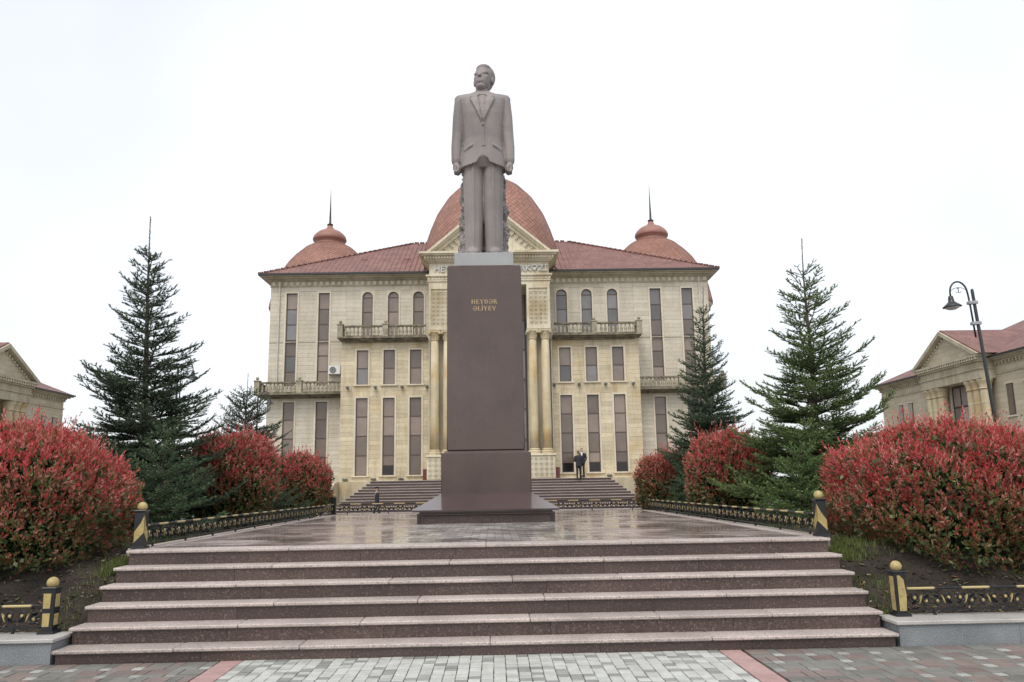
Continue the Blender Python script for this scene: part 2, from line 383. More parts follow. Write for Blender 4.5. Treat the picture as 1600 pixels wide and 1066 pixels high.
# near stairs: six treads of granite slabs over granite risers
st = thing('stairs', 'six wide brown granite steps climbing from the paving to the wet platform', 'stairs', ((XL+XR)/2, Y0, 0))
hw = (XR-XL)/2
def cuts(a, b, lo, hi):
    xs = [a]
    while xs[-1] < b-lo*1.25: xs.append(xs[-1]+random.uniform(lo, hi))
    if b-xs[-1] < lo*.6: xs.pop()
    return xs[1:] and xs+[b] or [a, b]
core = MB()
for i in range(6):
    core.box(-hw+.06, hw-.06, i*TR+.05, 1.7, (i*RZ if i else -.02), (i+1)*RZ-.05)
core.build('core', M['riser'], st)
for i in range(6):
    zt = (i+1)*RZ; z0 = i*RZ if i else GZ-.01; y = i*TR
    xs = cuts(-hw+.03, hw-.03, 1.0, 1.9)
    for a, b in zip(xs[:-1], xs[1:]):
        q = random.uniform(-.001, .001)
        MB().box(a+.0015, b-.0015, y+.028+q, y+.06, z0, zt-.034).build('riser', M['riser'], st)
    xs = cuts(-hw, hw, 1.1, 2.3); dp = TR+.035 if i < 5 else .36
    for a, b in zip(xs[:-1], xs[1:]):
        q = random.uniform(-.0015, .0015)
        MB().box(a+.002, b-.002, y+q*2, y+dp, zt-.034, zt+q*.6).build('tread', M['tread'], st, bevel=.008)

# raised platform
YF, YB = Y0+5*TR+.355, 21.5
pl = struct(MB().box(XL-.12, XR+.12, YF-.03, YB, -.02, ZP-.002).build('platform', M['wetred']))
MB().box(-1.36, 1.06, YF+.01, YB-.4, ZP-.01, ZP+.002).build('paving_strip', M['wetlight'], pl)
for sx in (XL-.13, XR-.17):
    for k in range(8):
        ya = YF+.01+k*1.44
        MB().box(sx, sx+.30, ya, ya+1.434, ZP-.03, ZP+.003).build('edge_slab', M['tread'], pl)
for k in range(6):
    a = XL+.18+k*1.28
    MB().box(a, a+1.275, YB-.3, YB+.01, ZP-.03, ZP+.003).build('edge_slab', M['tread'], pl)

# low granite walls either side of the stairs' foot
ZW = .265
for sgn, xa in ((-1, XL-.005), (1, XR+.005)):
    w = thing('garden_wall', 'low grey granite wall under the fence whose posts carry '+('small square' if sgn < 0 else 'tall')+' gold panels', 'wall', (xa, Y0+.02, 0), 0, 'granite walls flanking the stairs')
    L = 8.6
    def X(a, b): return (a, b) if sgn > 0 else (-b, -a)
    MB().box(*X(.06, L), .06, .5, 0, ZW-.05).build('core', M['greygran'], w)
    x = .012
    while x < L:
        n_ = min(L, x+random.uniform(1.0, 1.5)); MB().box(*X(x, n_-.003), .012, .055, GZ-.03, ZW-.035).build('facing_slab', M['greygran'], w); x = n_
    MB().box(*X(.012, .058), .057, .5, GZ-.03, ZW-.035).build('facing_slab', M['greygran'], w)
    x = -.012
    while x < L:
        n_ = min(L, x+random.uniform(1.1, 1.8)); MB().box(*X(x, n_-.003), -.012, .42, ZW-.035, ZW).build('coping_slab', M['coping'], w, bevel=.006); x = n_

# garden beds: soil climbing from the walls to the platform's level
def bed_h(x, y, sgn):
    # x distance outward from the stair end
    t = np.clip((y-8.42)/(9.75-8.42), 0, 1); h = .215+(.865-.215)*(t*t*(3-2*t))
    back = np.clip((y-22.3)/2.5, 0, 1); side = np.clip((x-6.0)/4.0, 0, 1)
    h = h*(1-back)*(1-side)
    n = .02*np.sin(x*19+y*23)*np.sin(x*13-y*17)+.035*np.sin(x*3.1+y*1.7+sgn)+.03*np.sin(x*1.3-y*2.9)+.018*np.sin(x*7.7+y*6.1)
    return h+n*np.clip((y-8.5)*3, 0, 1)*(1-side)-.03
BEDS = {}
for sgn, xa in ((-1, XL), (1, XR)):
    nx, ny = 70, 110; xs = np.linspace(-.1, 10.2, nx); ys = np.concatenate([np.linspace(8.40, 11.5, 60), np.linspace(11.6, 25, 50)])
    b = MB(); vs = []
    for yy in ys:
        for xx in xs: vs.append((xa+sgn*xx, yy, float(bed_h(xx, yy, sgn))))
    fs = [(j*nx+i, j*nx+i+1, (j+1)*nx+i+1, (j+1)*nx+i) for j in range(ny-1) for i in range(nx-1)]
    b.add(vs, fs); struct(b.build('garden_bed', M['soil'], smooth=True))
def bedz(X, Y):
    sgn = -1 if X < 0 else 1; return float(bed_h(abs(X-(XL if sgn < 0 else XR)), Y, sgn))

# fallen leaves and bark chips on the soil; grass
def scatter_quads(name, mat, pts, sizes, cols, tilt=.5, label=None, cat=None):
    n = len(pts); V = np.zeros((n, 4, 3)); a = rng.uniform(0, 2*PI, n)
    d = np.stack([np.cos(a), np.sin(a), rng.uniform(-tilt, tilt, n)], 1); e = np.stack([-np.sin(a), np.cos(a), rng.uniform(-tilt, tilt, n)], 1)
    P = np.array(pts); s = np.array(sizes)[:, None]
    V[:, 0] = P-d*s; V[:, 1] = P-e*s*.4; V[:, 2] = P+d*s; V[:, 3] = P+e*s*.4
    V[:, :, 2] += .012
    return mesh_np(name, V.reshape(-1, 3), np.arange(n*4).reshape(n, 4), np.repeat(cols, 4, 0), mat)
def mesh_np(name, V, F, C, mat, smooth=False):
    me = bpy.data.meshes.new(name); nv, nf, k = len(V), len(F), F.shape[1]
    me.vertices.add(nv); me.vertices.foreach_set('co', np.ascontiguousarray(V, dtype=np.float32).ravel())
    me.loops.add(nf*k); me.loops.foreach_set('vertex_index', F.astype(np.int32).ravel())
    me.polygons.add(nf); me.polygons.foreach_set('loop_start', np.arange(0, nf*k, k, dtype=np.int32))
    me.update(calc_edges=True)
    ca = me.color_attributes.new('Col', 'FLOAT_COLOR', 'POINT')
    ca.data.foreach_set('color', np.concatenate([C, np.ones((nv, 1))], 1).astype(np.float32).ravel())
    me.materials.append(mat)
    if smooth: me.polygons.foreach_set('use_smooth', [True]*nf)
    return me
pts, sz, cl = [], [], []
for _ in range(14000):
    s = random.choice((-1, 1)); x = random.uniform(.02, 5); y = 8.5+random.random()**1.6*5
    X = (XL if s < 0 else XR)+s*x
    pts.append((X, y, bedz(X, y))); sz.append(random.uniform(.008, .026) if random.random() < .85 else random.uniform(.03, .05))
    cl.append(random.choice([(.10,.07,.05),(.05,.035,.025),(.22,.17,.12),(.30,.27,.22),(.16,.07,.045),(.10,.11,.05)]))
o = obj('leaf_litter', scatter_quads('leaf_litter', M['litter'], pts, sz, np.array(cl))); tag(o, 'fallen leaves and bark chips strewn over the garden soil', 'leaf litter', kind='stuff')
V, F, C = [], [], []
def blades(n, fx, hgt):
    for _ in range(n):
        X, Y = fx(); z = bedz(X, Y)-.005; a = random.uniform(0, 2*PI); h = hgt*random.uniform(.5, 1.2); w = .004; l = random.uniform(.1, .6)*h
        dx, dy = math.cos(a), math.sin(a); k = len(V)
        V.extend([(X-dy*w, Y+dx*w, z), (X+dy*w, Y-dx*w, z), (X+dx*l, Y+dy*l, z+h)]); F.append((k, k+1, k+2))
        g = random.uniform(.7, 1.3); c = random.choice([(.10,.15,.035), (.15,.19,.05), (.07,.11,.03), (.20,.19,.08)])
        C.extend([tuple(q*g for q in c)]*3)
blades(2600, lambda: (XL-.02-abs(random.gauss(0, .16)), random.uniform(9.35, 9.95)), .08)
blades(3800, lambda: (XR+.02+abs(random.gauss(0, .30)), random.uniform(9.45, 10.1)), .08)
blades(9000, lambda: (random.choice((-1, 1))*random.uniform(4.4, 9.5), random.uniform(10.6, 15)), .12)
blades(1500, lambda: (XR+random.uniform(.02, .5), random.uniform(8.5, 9.2)), .05)
blades(700, lambda: (XL-random.uniform(.02, .5), random.uniform(8.5, 9.3)), .05)
o = obj('grass', mesh_np('grass', np.array(V), np.array(F), np.array(C), M['grass'])); tag(o, 'short grass growing beside the platform and under the bushes', 'grass', kind='stuff')
# ------------------------------------------------------------------ sculpting helper: union of closed shapes by voxel remesh
def sculpt(name, mb, voxel, smooth_it=3):
    me = mb.mesh(name+'_src'); o = bpy.data.objects.new(name+'_src', me); COL.objects.link(o)
    r = o.modifiers.new('r', 'REMESH'); r.mode = 'VOXEL'; r.voxel_size = voxel; r.use_smooth_shade = True
    if smooth_it:
        s = o.modifiers.new('s', 'SMOOTH'); s.factor = .5; s.iterations = smooth_it
    dg = bpy.context.evaluated_depsgraph_get(); dg.update()
    res = bpy.data.meshes.new_from_object(o.evaluated_get(dg)); res.name = name
    bpy.data.objects.remove(o); bpy.data.meshes.remove(me)
    res.polygons.foreach_set('use_smooth', [True]*len(res.polygons)); return res
def capsule(b, pts, rad, n=14, flat=1.0):
    """tapered limb with rounded ends through pts"""
    pts = [Vector(p) for p in pts]; d0 = (pts[1]-pts[0]).normalized(); d1 = (pts[-1]-pts[-2]).normalized(); P, Rr = [], []
    for a in (-80, -55, -28): P.append(pts[0]+d0*rad[0]*math.sin(math.radians(a))); Rr.append(rad[0]*math.cos(math.radians(a)))
    for p, r in zip(pts, rad): P.append(p); Rr.append(r)
    for a in (28, 55, 80): P.append(pts[-1]+d1*rad[-1]*math.sin(math.radians(a))); Rr.append(rad[-1]*math.cos(math.radians(a)))
    b.tube(P, Rr, n)
def ellipsoid(b, c, r, n=18, k=12, rot=None):
    rings = []
    for j in range(1, k):
        ph = -PI/2+PI*j/k; ring = []
        for i in range(n):
            v = Vector((r[0]*math.cos(ph)*math.cos(2*PI*i/n), r[1]*math.cos(ph)*math.sin(2*PI*i/n), r[2]*math.sin(ph)))
            if rot is not None: v = rot @ v
            ring.append(Vector(c)+v)
        rings.append(ring)
    b.loft(rings)
def superring(cx, cy, rx, ry, z, n=48, e=2.5, zf=None):
    ring = []
    for i in range(n):
        a = 2*PI*i/n; c, s = math.cos(a), math.sin(a)
        x = cx+rx*math.copysign(abs(c)**(2/e), c); y = cy+ry*math.copysign(abs(s)**(2/e), s)
        ring.append((x, y, zf(x, y, z) if zf else z))
    return ring

# ------------------------------------------------------------------ statue of a standing man in a suit (human units, then scaled)
SC = 2.58
JK = [(.790,.196,.142,0), (.86,.190,.140,0), (.95,.176,.136,-.003), (1.05,.162,.132,-.004), (1.15,.166,.138,-.006), (1.27,.180,.144,-.008), (1.36,.192,.138,-.004), (1.42,.205,.122,.0), (1.452,.205,.098,.004), (1.472,.16,.078,.006), (1.50,.085,.068,.008)]
def jk(z):
    for a, b in zip(JK[:-1], JK[1:]):
        if a[0] <= z <= b[0]:
            t = (z-a[0])/(b[0]-a[0]); return [a[k]+(b[k]-a[k])*t for k in range(1, 4)]
    return list(JK[0][1:]) if z < JK[0][0] else list(JK[-1][1:])
def front(x, z, e=2.5):
    rx, ry, cy = jk(z); q = min(.999, abs(x/rx)); return cy-ry*(1-q**e)**(1/e)
def patch(b, poly_fn, nu, nv, lift, depth=.03):
    """a plate lying on the chest: poly_fn(u,v)->(x,z)"""
    A = [[None]*(nv+1) for _ in range(nu+1)]
    for i in range(nu+1):
        for j in range(nv+1):
            x, z = poly_fn(i/nu, j/nv); A[i][j] = (x, front(x, z)-lift, z)
    vs, fs = [], []
    idx = lambda i, j, s: (s*(nu+1)+i)*(nv+1)+j
    for s in (0, 1):
        for i in range(nu+1):
            for j in range(nv+1):
                x, y, z = A[i][j]; vs.append((x, y+s*depth, z))
    for i in range(nu):
        for j in range(nv):
            fs.append((idx(i,j,0), idx(i+1,j,0), idx(i+1,j+1,0), idx(i,j+1,0))); fs.append((idx(i,j,1), idx(i,j+1,1), idx(i+1,j+1,1), idx(i+1,j,1)))
    for i in range(nu):
        fs.append((idx(i,0,0), idx(i,0,1), idx(i+1,0,1), idx(i+1,0,0))); fs.append((idx(i,nv,0), idx(i+1,nv,0), idx(i+1,nv,1), idx(i,nv,1)))
    for j in range(nv):
        fs.append((idx(0,j,0), idx(0,j+1,0), idx(0,j+1,1), idx(0,j,1))); fs.append((idx(nu,j,0), idx(nu,j,1), idx(nu,j+1,1), idx(nu,j+1,0)))
    b.add(vs, fs)
def quadfn(p00, p10, p11, p01):
    return lambda u, v: tuple((1-u)*(1-v)*p00[k]+u*(1-v)*p10[k]+u*v*p11[k]+(1-u)*v*p01[k] for k in (0, 1))
def statue_mesh():
    b = MB()
    # trousers: two legs joined at the hips, with a crease down the front
    for s in (-1, 1):
        rings = []
        for z, cx, rx, ry, cy in ((.035,.086,.074,.098,-.005), (.10,.085,.074,.092,0), (.30,.083,.078,.090,.005), (.50,.082,.084,.092,.004), (.70,.083,.089,.098,.004), (.86,.086,.090,.100,.006), (.98,.086,.090,.10,.006)):
            ring = superring(s*cx, cy, rx, ry, z, 32, 2.2)
            ring = [(x, y-(.016*math.exp(-((x-s*cx)/.014)**2) if y < cy else 0), zz) for x, y, zz in ring]
            rings.append(ring)
        b.loft(rings)
        # shoe
        rings = []
        for y, rx, rz in ((.085,.03,.035), (.07,.052,.05), (.02,.056,.055), (-.06,.058,.05), (-.13,.056,.04), (-.175,.044,.030), (-.195,.02,.016)):
            rings.append([(s*.090+rx*math.cos(a), y, max(0.0, rz*.9+rz*math.sin(a))) for a in [2*PI*i/16 for i in range(16)]])
        b.loft(rings)
    # jacket with rounded cut-away hem
    rings = []
    for z, rx, ry, cy in JK:
        def zf(x, y, zz, z=z):
            if z > .9 or y > 0: return zz
            lift = float(np.interp(abs(x-.004), (0,.008,.020,.038,.06,.10,.19), (.19,.13,.070,.036,.018,.008,0)))
            return zz+lift*(1 if z < .83 else .66)
        rings.append(superring(0, cy, rx, ry, z, 200, 2.5, zf))
    b.loft(rings)
    # shoulders
    for s in (-1, 1): capsule(b, [(s*.06,.004,1.462), (s*.13,.004,1.452), (s*.198,.004,1.442)], [.046,.048,.046]); capsule(b, [(s*.15,.004,1.40), (s*.192,.004,1.415)], [.05,.05])
    # neck, shirt collar
    capsule(b, [(0,.012,1.44), (-.002,-.004,1.58)], [.062,.056])
    for s in (-1, 1):
        patch(b, quadfn((s*.008,1.465), (s*.062,1.50), (s*.052,1.445), (s*.030,1.425)), 6, 5, .018)
    # tie and knot
    patch(b, quadfn((-.018,1.47), (.018,1.47), (.014,1.435), (-.014,1.435)), 4, 4, .020)
    patch(b, quadfn((-.012,1.435), (.012,1.435), (.020,1.20), (-.020,1.20)), 4, 16, .006)
    # lapels: broad, notched, meeting at the button
    for s in (-1, 1):
        patch(b, quadfn((s*.034,1.478), (s*.074,1.482), (s*.104,1.405), (s*.040,1.405)), 8, 8, .020)     # collar leaf
        patch(b, quadfn((s*.036,1.398), (s*.108,1.392), (s*.008,1.17), (s*.004,1.17)), 12, 16, .020)      # lapel
        patch(b, quadfn((s*.085,.985), (s*.160,.950), (s*.162,.928), (s*.087,.963)), 8, 3, .012)   # pocket flap
    # overlapping front edge and button
    patch(b, quadfn((-.004,1.17), (.012,1.17), (.018,.96), (-.006,.96)), 3, 14, .008)
    capsule(b, [(.004, front(.004,1.145)-.012, 1.145), (.004, front(.004,1.145)-.004, 1.145)], [.010,.010], 8)
    # arms and cuffs
    for s in (-1, 1):
        capsule(b, [(s*.188,.006,1.415), (s*.199,.012,1.28), (s*.208,.014,1.13), (s*.220,.000,1.0), (s*.224,-.014,.875)], [.057,.060,.058,.053,.047])
        capsule(b, [(s*.226,-.016,.885), (s*.226,-.02,.845)], [.038,.034], 12)
        # half-closed hand: palm, four bent fingers, thumb on the front side
        ellipsoid(b, (s*.226,-.022,.815), (.032,.044,.046))
        for k, (yy, l) in enumerate(((-.052,.050), (-.032,.056), (-.010,.054), (.010,.044))):
            p0 = Vector((s*.234, yy, .795)); p1 = p0+Vector((s*.004,-.006,-l*.62)); p2 = p1+Vector((-s*.026,-.002,-.008)); p3 = p2+Vector((-s*.016,.004,.022))
            capsule(b, [p0, p1, p2, p3], [.0135,.0125,.0115,.0105], 8)
        capsule(b, [(s*.216,-.052,.828), (s*.206,-.070,.795), (s*.212,-.070,.765)], [.0145,.013,.011], 8)
    return b
def head_shapes():
    """head about its own origin (chin-neck joint), facing -Y"""
    b = MB()
    ellipsoid(b, (0,.018,.138), (.073,.098,.104), 28, 18)            # skull
    ellipsoid(b, (0,-.020,.078), (.060,.074,.082), 24, 16)           # face
    ellipsoid(b, (0,-.046,.022), (.036,.040,.030), 16, 10)           # chin
    ellipsoid(b, (0,-.006,.036), (.054,.060,.034), 20, 12)           # jaw
    b.loft([[(-.008,-.090,.132), (.008,-.090,.132), (.008,-.07,.132), (-.008,-.07,.132)], [(-.015,-.112,.086), (.015,-.112,.086), (.016,-.07,.078), (-.016,-.07,.078)]])   # nose
    for s in (-1, 1):
        capsule(b, [(s*.012,-.082,.136), (s*.034,-.078,.139), (s*.054,-.058,.131)], [.006,.007,.006], 8)   # brow
        ellipsoid(b, (s*.029,-.078,.121), (.018,.013,.012), 10, 6)   # eye
        ellipsoid(b, (s*.034,-.056,.092), (.024,.022,.030), 12, 8)   # cheek
        ellipsoid(b, (s*.072,.012,.104), (.010,.020,.032), 12, 8)    # ear
    capsule(b, [(-.020,-.086,.053), (0,-.092,.055), (.020,-.086,.053)], [.005,.006,.005], 8)   # lips
    capsule(b, [(-.016,-.084,.043), (0,-.090,.043), (.016,-.084,.043)], [.005,.006,.005], 8)
    ellipsoid(b, (.002,.030,.160), (.079,.096,.092), 28, 16)         # swept-back hair
    ellipsoid(b, (.004,-.020,.200), (.058,.052,.030), 20, 10)
    return b

PX, PY = -.155, 16.78
# pedestal
ped = thing('pedestal', 'tall polished dark brown granite pedestal with gilt lettering and a sloping base', 'pedestal', (PX, PY, ZP))
F0 = -1.98                                  # the apron reaches far forward
MB().box(-1.17, 1.17, F0, 1.20, .0, .150).build('base_slab', M['riser'], ped, bevel=.006)
MB().box(-1.255, 1.255, F0+.14, 1.12, .0, .175).build('base_core', M['polish'], ped, bevel=.006)
MB().box(-1.235, 1.235, F0-.05, 1.25, .151, .176).build('base_ledge', M['polish'], ped, bevel=.006)
MB().box(-1.20, 1.20, F0-.01, 1.22, .177, .212).build('base_recess', M['polish'], ped)
b = MB(); q4 = lambda x, y0, y1, z: [(-x,y0,z),(x,y0,z),(x,y1,z),(-x,y1,z)]
b.loft([q4(1.315, F0-.10, 1.31, .213), q4(1.33, F0-.115, 1.325, .243), q4(.872, -.868, .872, .525)]); b.build('sloping_apron', M['apron'], ped)
MB().box(-.882, .882, -.882, .882, .50, 1.307).build('lower_block', M['polish'], ped, bevel=.012)
b = MB(); b.frustum(0, 0, 1.308, 1.342, .84, .84, .80, .80); b.build('collar', M['polish'], ped)
b = MB(); b.frustum(0, 0, 1.342, 5.15, .779, .779, .761, .761); b.build('shaft', M['polish'], ped, bevel=.03)

# gilt capitals cut in a bold serif, laid on the shaft
def glyph(ch):
    """strokes in a unit box (width, list of polygons)"""
    T, t_, s_ = .20, .075, .07
    def V(x): return [(x,0),(x+T,0),(x+T,1),(x,1)]
    def ser(x, y, w=.36): return [(x-(w-T)/2,y),(x+T+(w-T)/2,y),(x+T+(w-T)/2,y+s_),(x-(w-T)/2,y+s_)]
    def arc(cx, cy, ro, ri, a0, a1, sx=1.0, n=10):
        P = [(cx+sx*ro*math.cos(math.radians(a0+(a1-a0)*i/n)), cy+ro*math.sin(math.radians(a0+(a1-a0)*i/n))) for i in range(n+1)]
        Q = [(cx+sx*ri*math.cos(math.radians(a0+(a1-a0)*i/n))*.78, cy+ri*math.sin(math.radians(a0+(a1-a0)*i/n))) for i in range(n+1)]
        return [[P[i], P[i+1], Q[i+1], Q[i]] for i in range(n)]
    if ch == 'H': return .92, [V(.08), V(.62), [(.28,.46),(.62,.46),(.62,.46+t_),(.28,.46+t_)], ser(.08,0), ser(.08,1-s_), ser(.62,0), ser(.62,1-s_)]
    if ch == 'E': return .74, [V(.08), [(.0,0),(.66,0),(.70,.26),(.64,.26),(.56,t_),(.0,t_)], [(.0,1),(.64,1),(.67,.76),(.61,.76),(.54,1-t_),(.0,1-t_)], [(.28,.47),(.48,.47),(.48,.47+t_),(.28,.47+t_)], [(.45,.37),(.51,.37),(.51,.65),(.45,.65)]]
    if ch == 'L': return .70, [V(.08), [(.0,0),(.62,0),(.68,.30),(.61,.30),(.53,t_),(.0,t_)], ser(.08,1-s_)]
    if ch in 'Iİ': return .40, [V(.10), ser(.10,0), ser(.10,1-s_)] + ([[(.11,1.10),(.29,1.10),(.29,1.28),(.11,1.28)]] if ch == 'İ' else [])
    if ch == 'Y': return .88, [[(.02,1),(.25,1),(.53,.45),(.33,.45)], [(.78,1),(.70,1),(.46,.45),(.53,.45)], [(.33,0),(.53,0),(.53,.47),(.33,.47)], ser(.33,0), [(-.04,1-s_),(.33,1-s_),(.33,1),(-.04,1)], [(.60,1-s_),(.88,1-s_),(.88,1),(.60,1)]]
    if ch == 'V': return .86, [[(.0,1),(.23,1),(.50,0),(.40,0)], [(.78,1),(.70,1),(.44,.12),(.50,0)], [(-.06,1-s_),(.31,1-s_),(.31,1),(-.06,1)], [(.60,1-s_),(.88,1-s_),(.88,1),(.60,1)]]
    if ch == 'D': return .88, [V(.08), ser(.08,0), ser(.08,1-s_)] + arc(.26,.5,.5,.5-t_,-90,90,1.06)
    if ch == 'R': return .90, [V(.08), ser(.08,0), ser(.08,1-s_), [(.40,.47),(.60,.47),(.86,0),(.62,0)], [(.62,0),(.92,0),(.92,s_),(.62,s_)]] + arc(.30,.735,.265,.265-t_,-90,90,1.25)
    if ch == 'Ə': return .90, arc(.42,.5,.5,.5-t_,-180,150,.86,22) + [[(.06,.44),(.70,.44),(.70,.44+t_),(.06,.44+t_)]]
    return .45, []
def serif_line(b, s, zc, h, d0, d1, gap=.10):
    w = sum(glyph(c)[0] for c in s)+gap*(len(s)-1); x = -w/2
    for c in s:
        gw, polys = glyph(c)
        for p in polys: b.prism([((x+q[0])*h*.98, zc+(q[1]-.5)*h) for q in p], 'y', d0, d1)
        x += gw+gap
yf = -.7715
b = MB(); serif_line(b, 'HEYDƏR', 4.372, .096, yf+.004, yf+.03); serif_line(b, 'ƏLİYEV', 4.232, .096, yf+.004, yf+.03)
b.build('lettering', M['goldletter'], ped, fix=False)

# statue on its grey plinth
ZS = ZP+5.155
sta = thing('statue', 'stone statue of a suited man standing with arms at his sides atop the pedestal', 'statue', (PX-.005, PY, ZS))
MB().box(-.615, .615, -.63, .60, .0, .30).build('plinth', M['plinth'], sta, bevel=.01)
body = statue_mesh()
hd = head_shapes()
Rm = Matrix.Rotation(math.radians(-17), 3, 'Z') @ Matrix.Rotation(math.radians(-9), 3, 'X')
hv = [Vector((.004,-.002,1.512))+Rm @ Vector((v[0]*1.14, v[1]*1.12, v[2]*1.13)) for v in hd.v]
body.add(hv, hd.f)
body.v = [tuple(q*SC for q in v) for v in body.v]
me = sculpt('figure', body, .0135, 2); me.materials.append(M['statue'])
obj('figure', me, sta, (0, -.04, .298))
# rough rock mass left standing behind the legs
b = MB(); rings = []
random.seed(5)
for k in range(26):
    z = k*.082; t = k/25; hwid = .56-.10*t+random.uniform(-.03,.03); ring = []
    for i in range(40):
        a = 2*PI*i/40; c, s = math.cos(a), math.sin(a); e = 4
        rr = 1+.09*math.sin(7*a+k*1.3)*random.random()+random.uniform(-.06,.06)
        ring.append((hwid*math.copysign(abs(c)**(2/e), c)*rr+.02*math.sin(k*.9), 0.33+.22*math.copysign(abs(s)**(2/e), s)*rr, z+random.uniform(-.02,.02) if 0 < k < 25 else z))
    rings.append(ring)
b.loft(rings); b.build('rock_support', M['rock'], sta, loc=(0, 0, .298))
# ------------------------------------------------------------------ the main building (local x along the front, y into the building)
random.seed(21)
BY = -.0131
bld = thing('cultural_centre', 'three storey beige limestone building with red tiled roof, domes and columned portico', 'building', (-.15*math.cos(BY), 52-.15*math.sin(BY), 0), BY)
ZB = 2.06                                   # entrance level
parts_left = [298]
block_cache = {}
def stone_wall(x0, x1, z0, z1, v, mat, holes, clad, indiv, pitch=.285):
    """courses of blocks round the holes [(xa,xb,za,zb)]; blocks become parts while the limit lasts, the rest joins `clad`"""
    keys = sorted({z0, z1, *[h[2] for h in holes if z0 < h[2] < z1], *[h[3] for h in holes if z0 < h[3] < z1]})
    g = .008
    for ka, kb in zip(keys[:-1], keys[1:]):
        n = max(1, round((kb-ka)/pitch))
        for r in range(n):
            a, b_ = ka+(kb-ka)*r/n, ka+(kb-ka)*(r+1)/n; zc = (a+b_)/2
            free = [(x0, x1)]
            for h in holes:
                if h[2] < zc < h[3]:
                    nf = []
                    for p, q in free:
                        if h[1] <= p or h[0] >= q: nf.append((p, q)); continue
                        if h[0] > p: nf.append((p, h[0]))
                        if h[1] < q: nf.append((h[1], q))
                    free = nf
            for p, q in free:
                if q-p < .02: continue
                m = max(1, round((q-p)/random.uniform(.75, 1.15))); xs = [p+(q-p)*i/m for i in range(m+1)]
                for i in range(1, m): xs[i] += random.uniform(-.22, .22)*(q-p)/m
                for s, e in zip(xs[:-1], xs[1:]):
                    pr = random.uniform(-.006, .006)
                    if indiv and parts_left[0] > 0 and e-s > .5:
                        w, h_ = round(e-s, 1), round(b_-a, 3); key = (w, h_, mat.name)
                        if key not in block_cache:
                            block_cache[key] = MB().box(-.5, .5, 0, .14, -.5, .5).mesh('stone_block', mat)
                        o = obj('stone_block', block_cache[key], bld, ((s+e)/2, v+pr, zc)); o.scale = (e-s-g, 1, b_-a-g); parts_left[0] -= 1
                    else: clad.box(s+g/2, e-g/2, v+pr, v+.14, a+g/2, b_-g/2)

PV = {'b': 'blind', 'g': 'bluepane', 'd': 'deeppane'}
frame_cache = {}
def window(x, v, z0, z1, w, mulls, kinds=None, arch=False, sill=False):
    """brown frame set back in the wall, one pane for each light, pale stone surround"""
    t = .045; fr = MB(); zs = [z0]+sorted(mulls)+[z1]
    ya, yb = v+.085, v+.15
    ztop = z1-w/2 if arch else z1
    fr.box(-w/2, -w/2+t, ya, yb, z0, ztop); fr.box(w/2-t, w/2, ya, yb, z0, ztop); fr.box(-w/2+t, w/2-t, ya, yb, z0, z0+t)
    if not arch: fr.box(-w/2+t, w/2-t, ya, yb, z1-t, z1)
    else:
        P = [(w/2*math.cos(PI*i/12), ztop+w/2*math.sin(PI*i/12)) for i in range(13)]; Q = [((w/2-t)*math.cos(PI*i/12), ztop+(w/2-t)*math.sin(PI*i/12)) for i in range(13)]
        for i in range(12): fr.prism([P[i], P[i+1], Q[i+1], Q[i]], 'y', ya, yb)
    for mz in mulls: fr.box(-w/2+t, w/2-t, ya+.005, yb, mz-.028, mz+.028)
    wo = fr.build('window', M['frame'], bld, loc=(x, 0, 0))
    for k, (a, b_) in enumerate(zip(zs[:-1], zs[1:])):
        kd = PV[kinds[k]] if kinds else 'blind'
        if arch and k == len(zs)-2:
            pl_ = [(-w/2+.01, a), (w/2-.01, a), (w/2-.01, ztop)]+[((w/2-.01)*math.cos(PI*i/10), ztop+(w/2-.01)*math.sin(PI*i/10)) for i in range(1, 10)]+[(-w/2+.01, ztop)]
            pb = MB().prism(pl_, 'y', v+.115, v+.135)
        else: pb = MB().box(-w/2+.01, w/2-.01, v+.115, v+.135, a+.004, b_-.004)
        pb.build('pane', M[kd], wo)
    tw, pr = .115, .035
    tr = MB()
    if not arch:
        tr.box(-w/2-tw, -w/2, v-pr, v+.14, z0, z1); tr.box(w/2, w/2+tw, v-pr, v+.14, z0, z1); tr.box(-w/2-tw, w/2+tw, v-pr-.003, v+.14, z1, z1+tw)
    else:
        tr.box(-w/2-tw, -w/2, v-pr, v+.14, z0, ztop); tr.box(w/2, w/2+tw, v-pr, v+.14, z0, ztop)
        ro = w/2+tw
        P = [(ro*math.cos(PI*i/14), ztop+ro*math.sin(PI*i/14)) for i in range(15)]; Q = [(w/2*math.cos(PI*i/14), ztop+w/2*math.sin(PI*i/14)) for i in range(15)]
        for i in range(14): tr.prism([P[i], P[i+1], Q[i+1], Q[i]], 'y', v-pr, v+.14)
        # spandrel corners fill the square opening
        for s in (-1, 1):
            for i in range(7):
                j = i if s > 0 else 14-i; j2 = i+1 if s > 0 else 13-i
                tr.prism([P[j], (s*ro, P[j][1]), (s*ro, P[j2][1]), P[j2]], 'y', v+.002, v+.12)
    if sill: tr.box(-w/2-.2, w/2+.2, v-.11, v+.10, z0-.09, z0-.002)
    tr.build('surround', M['trim'], wo)
    return (x-w/2-tw, x+w/2+tw, z0-(.09 if sill else 0), z1+tw)

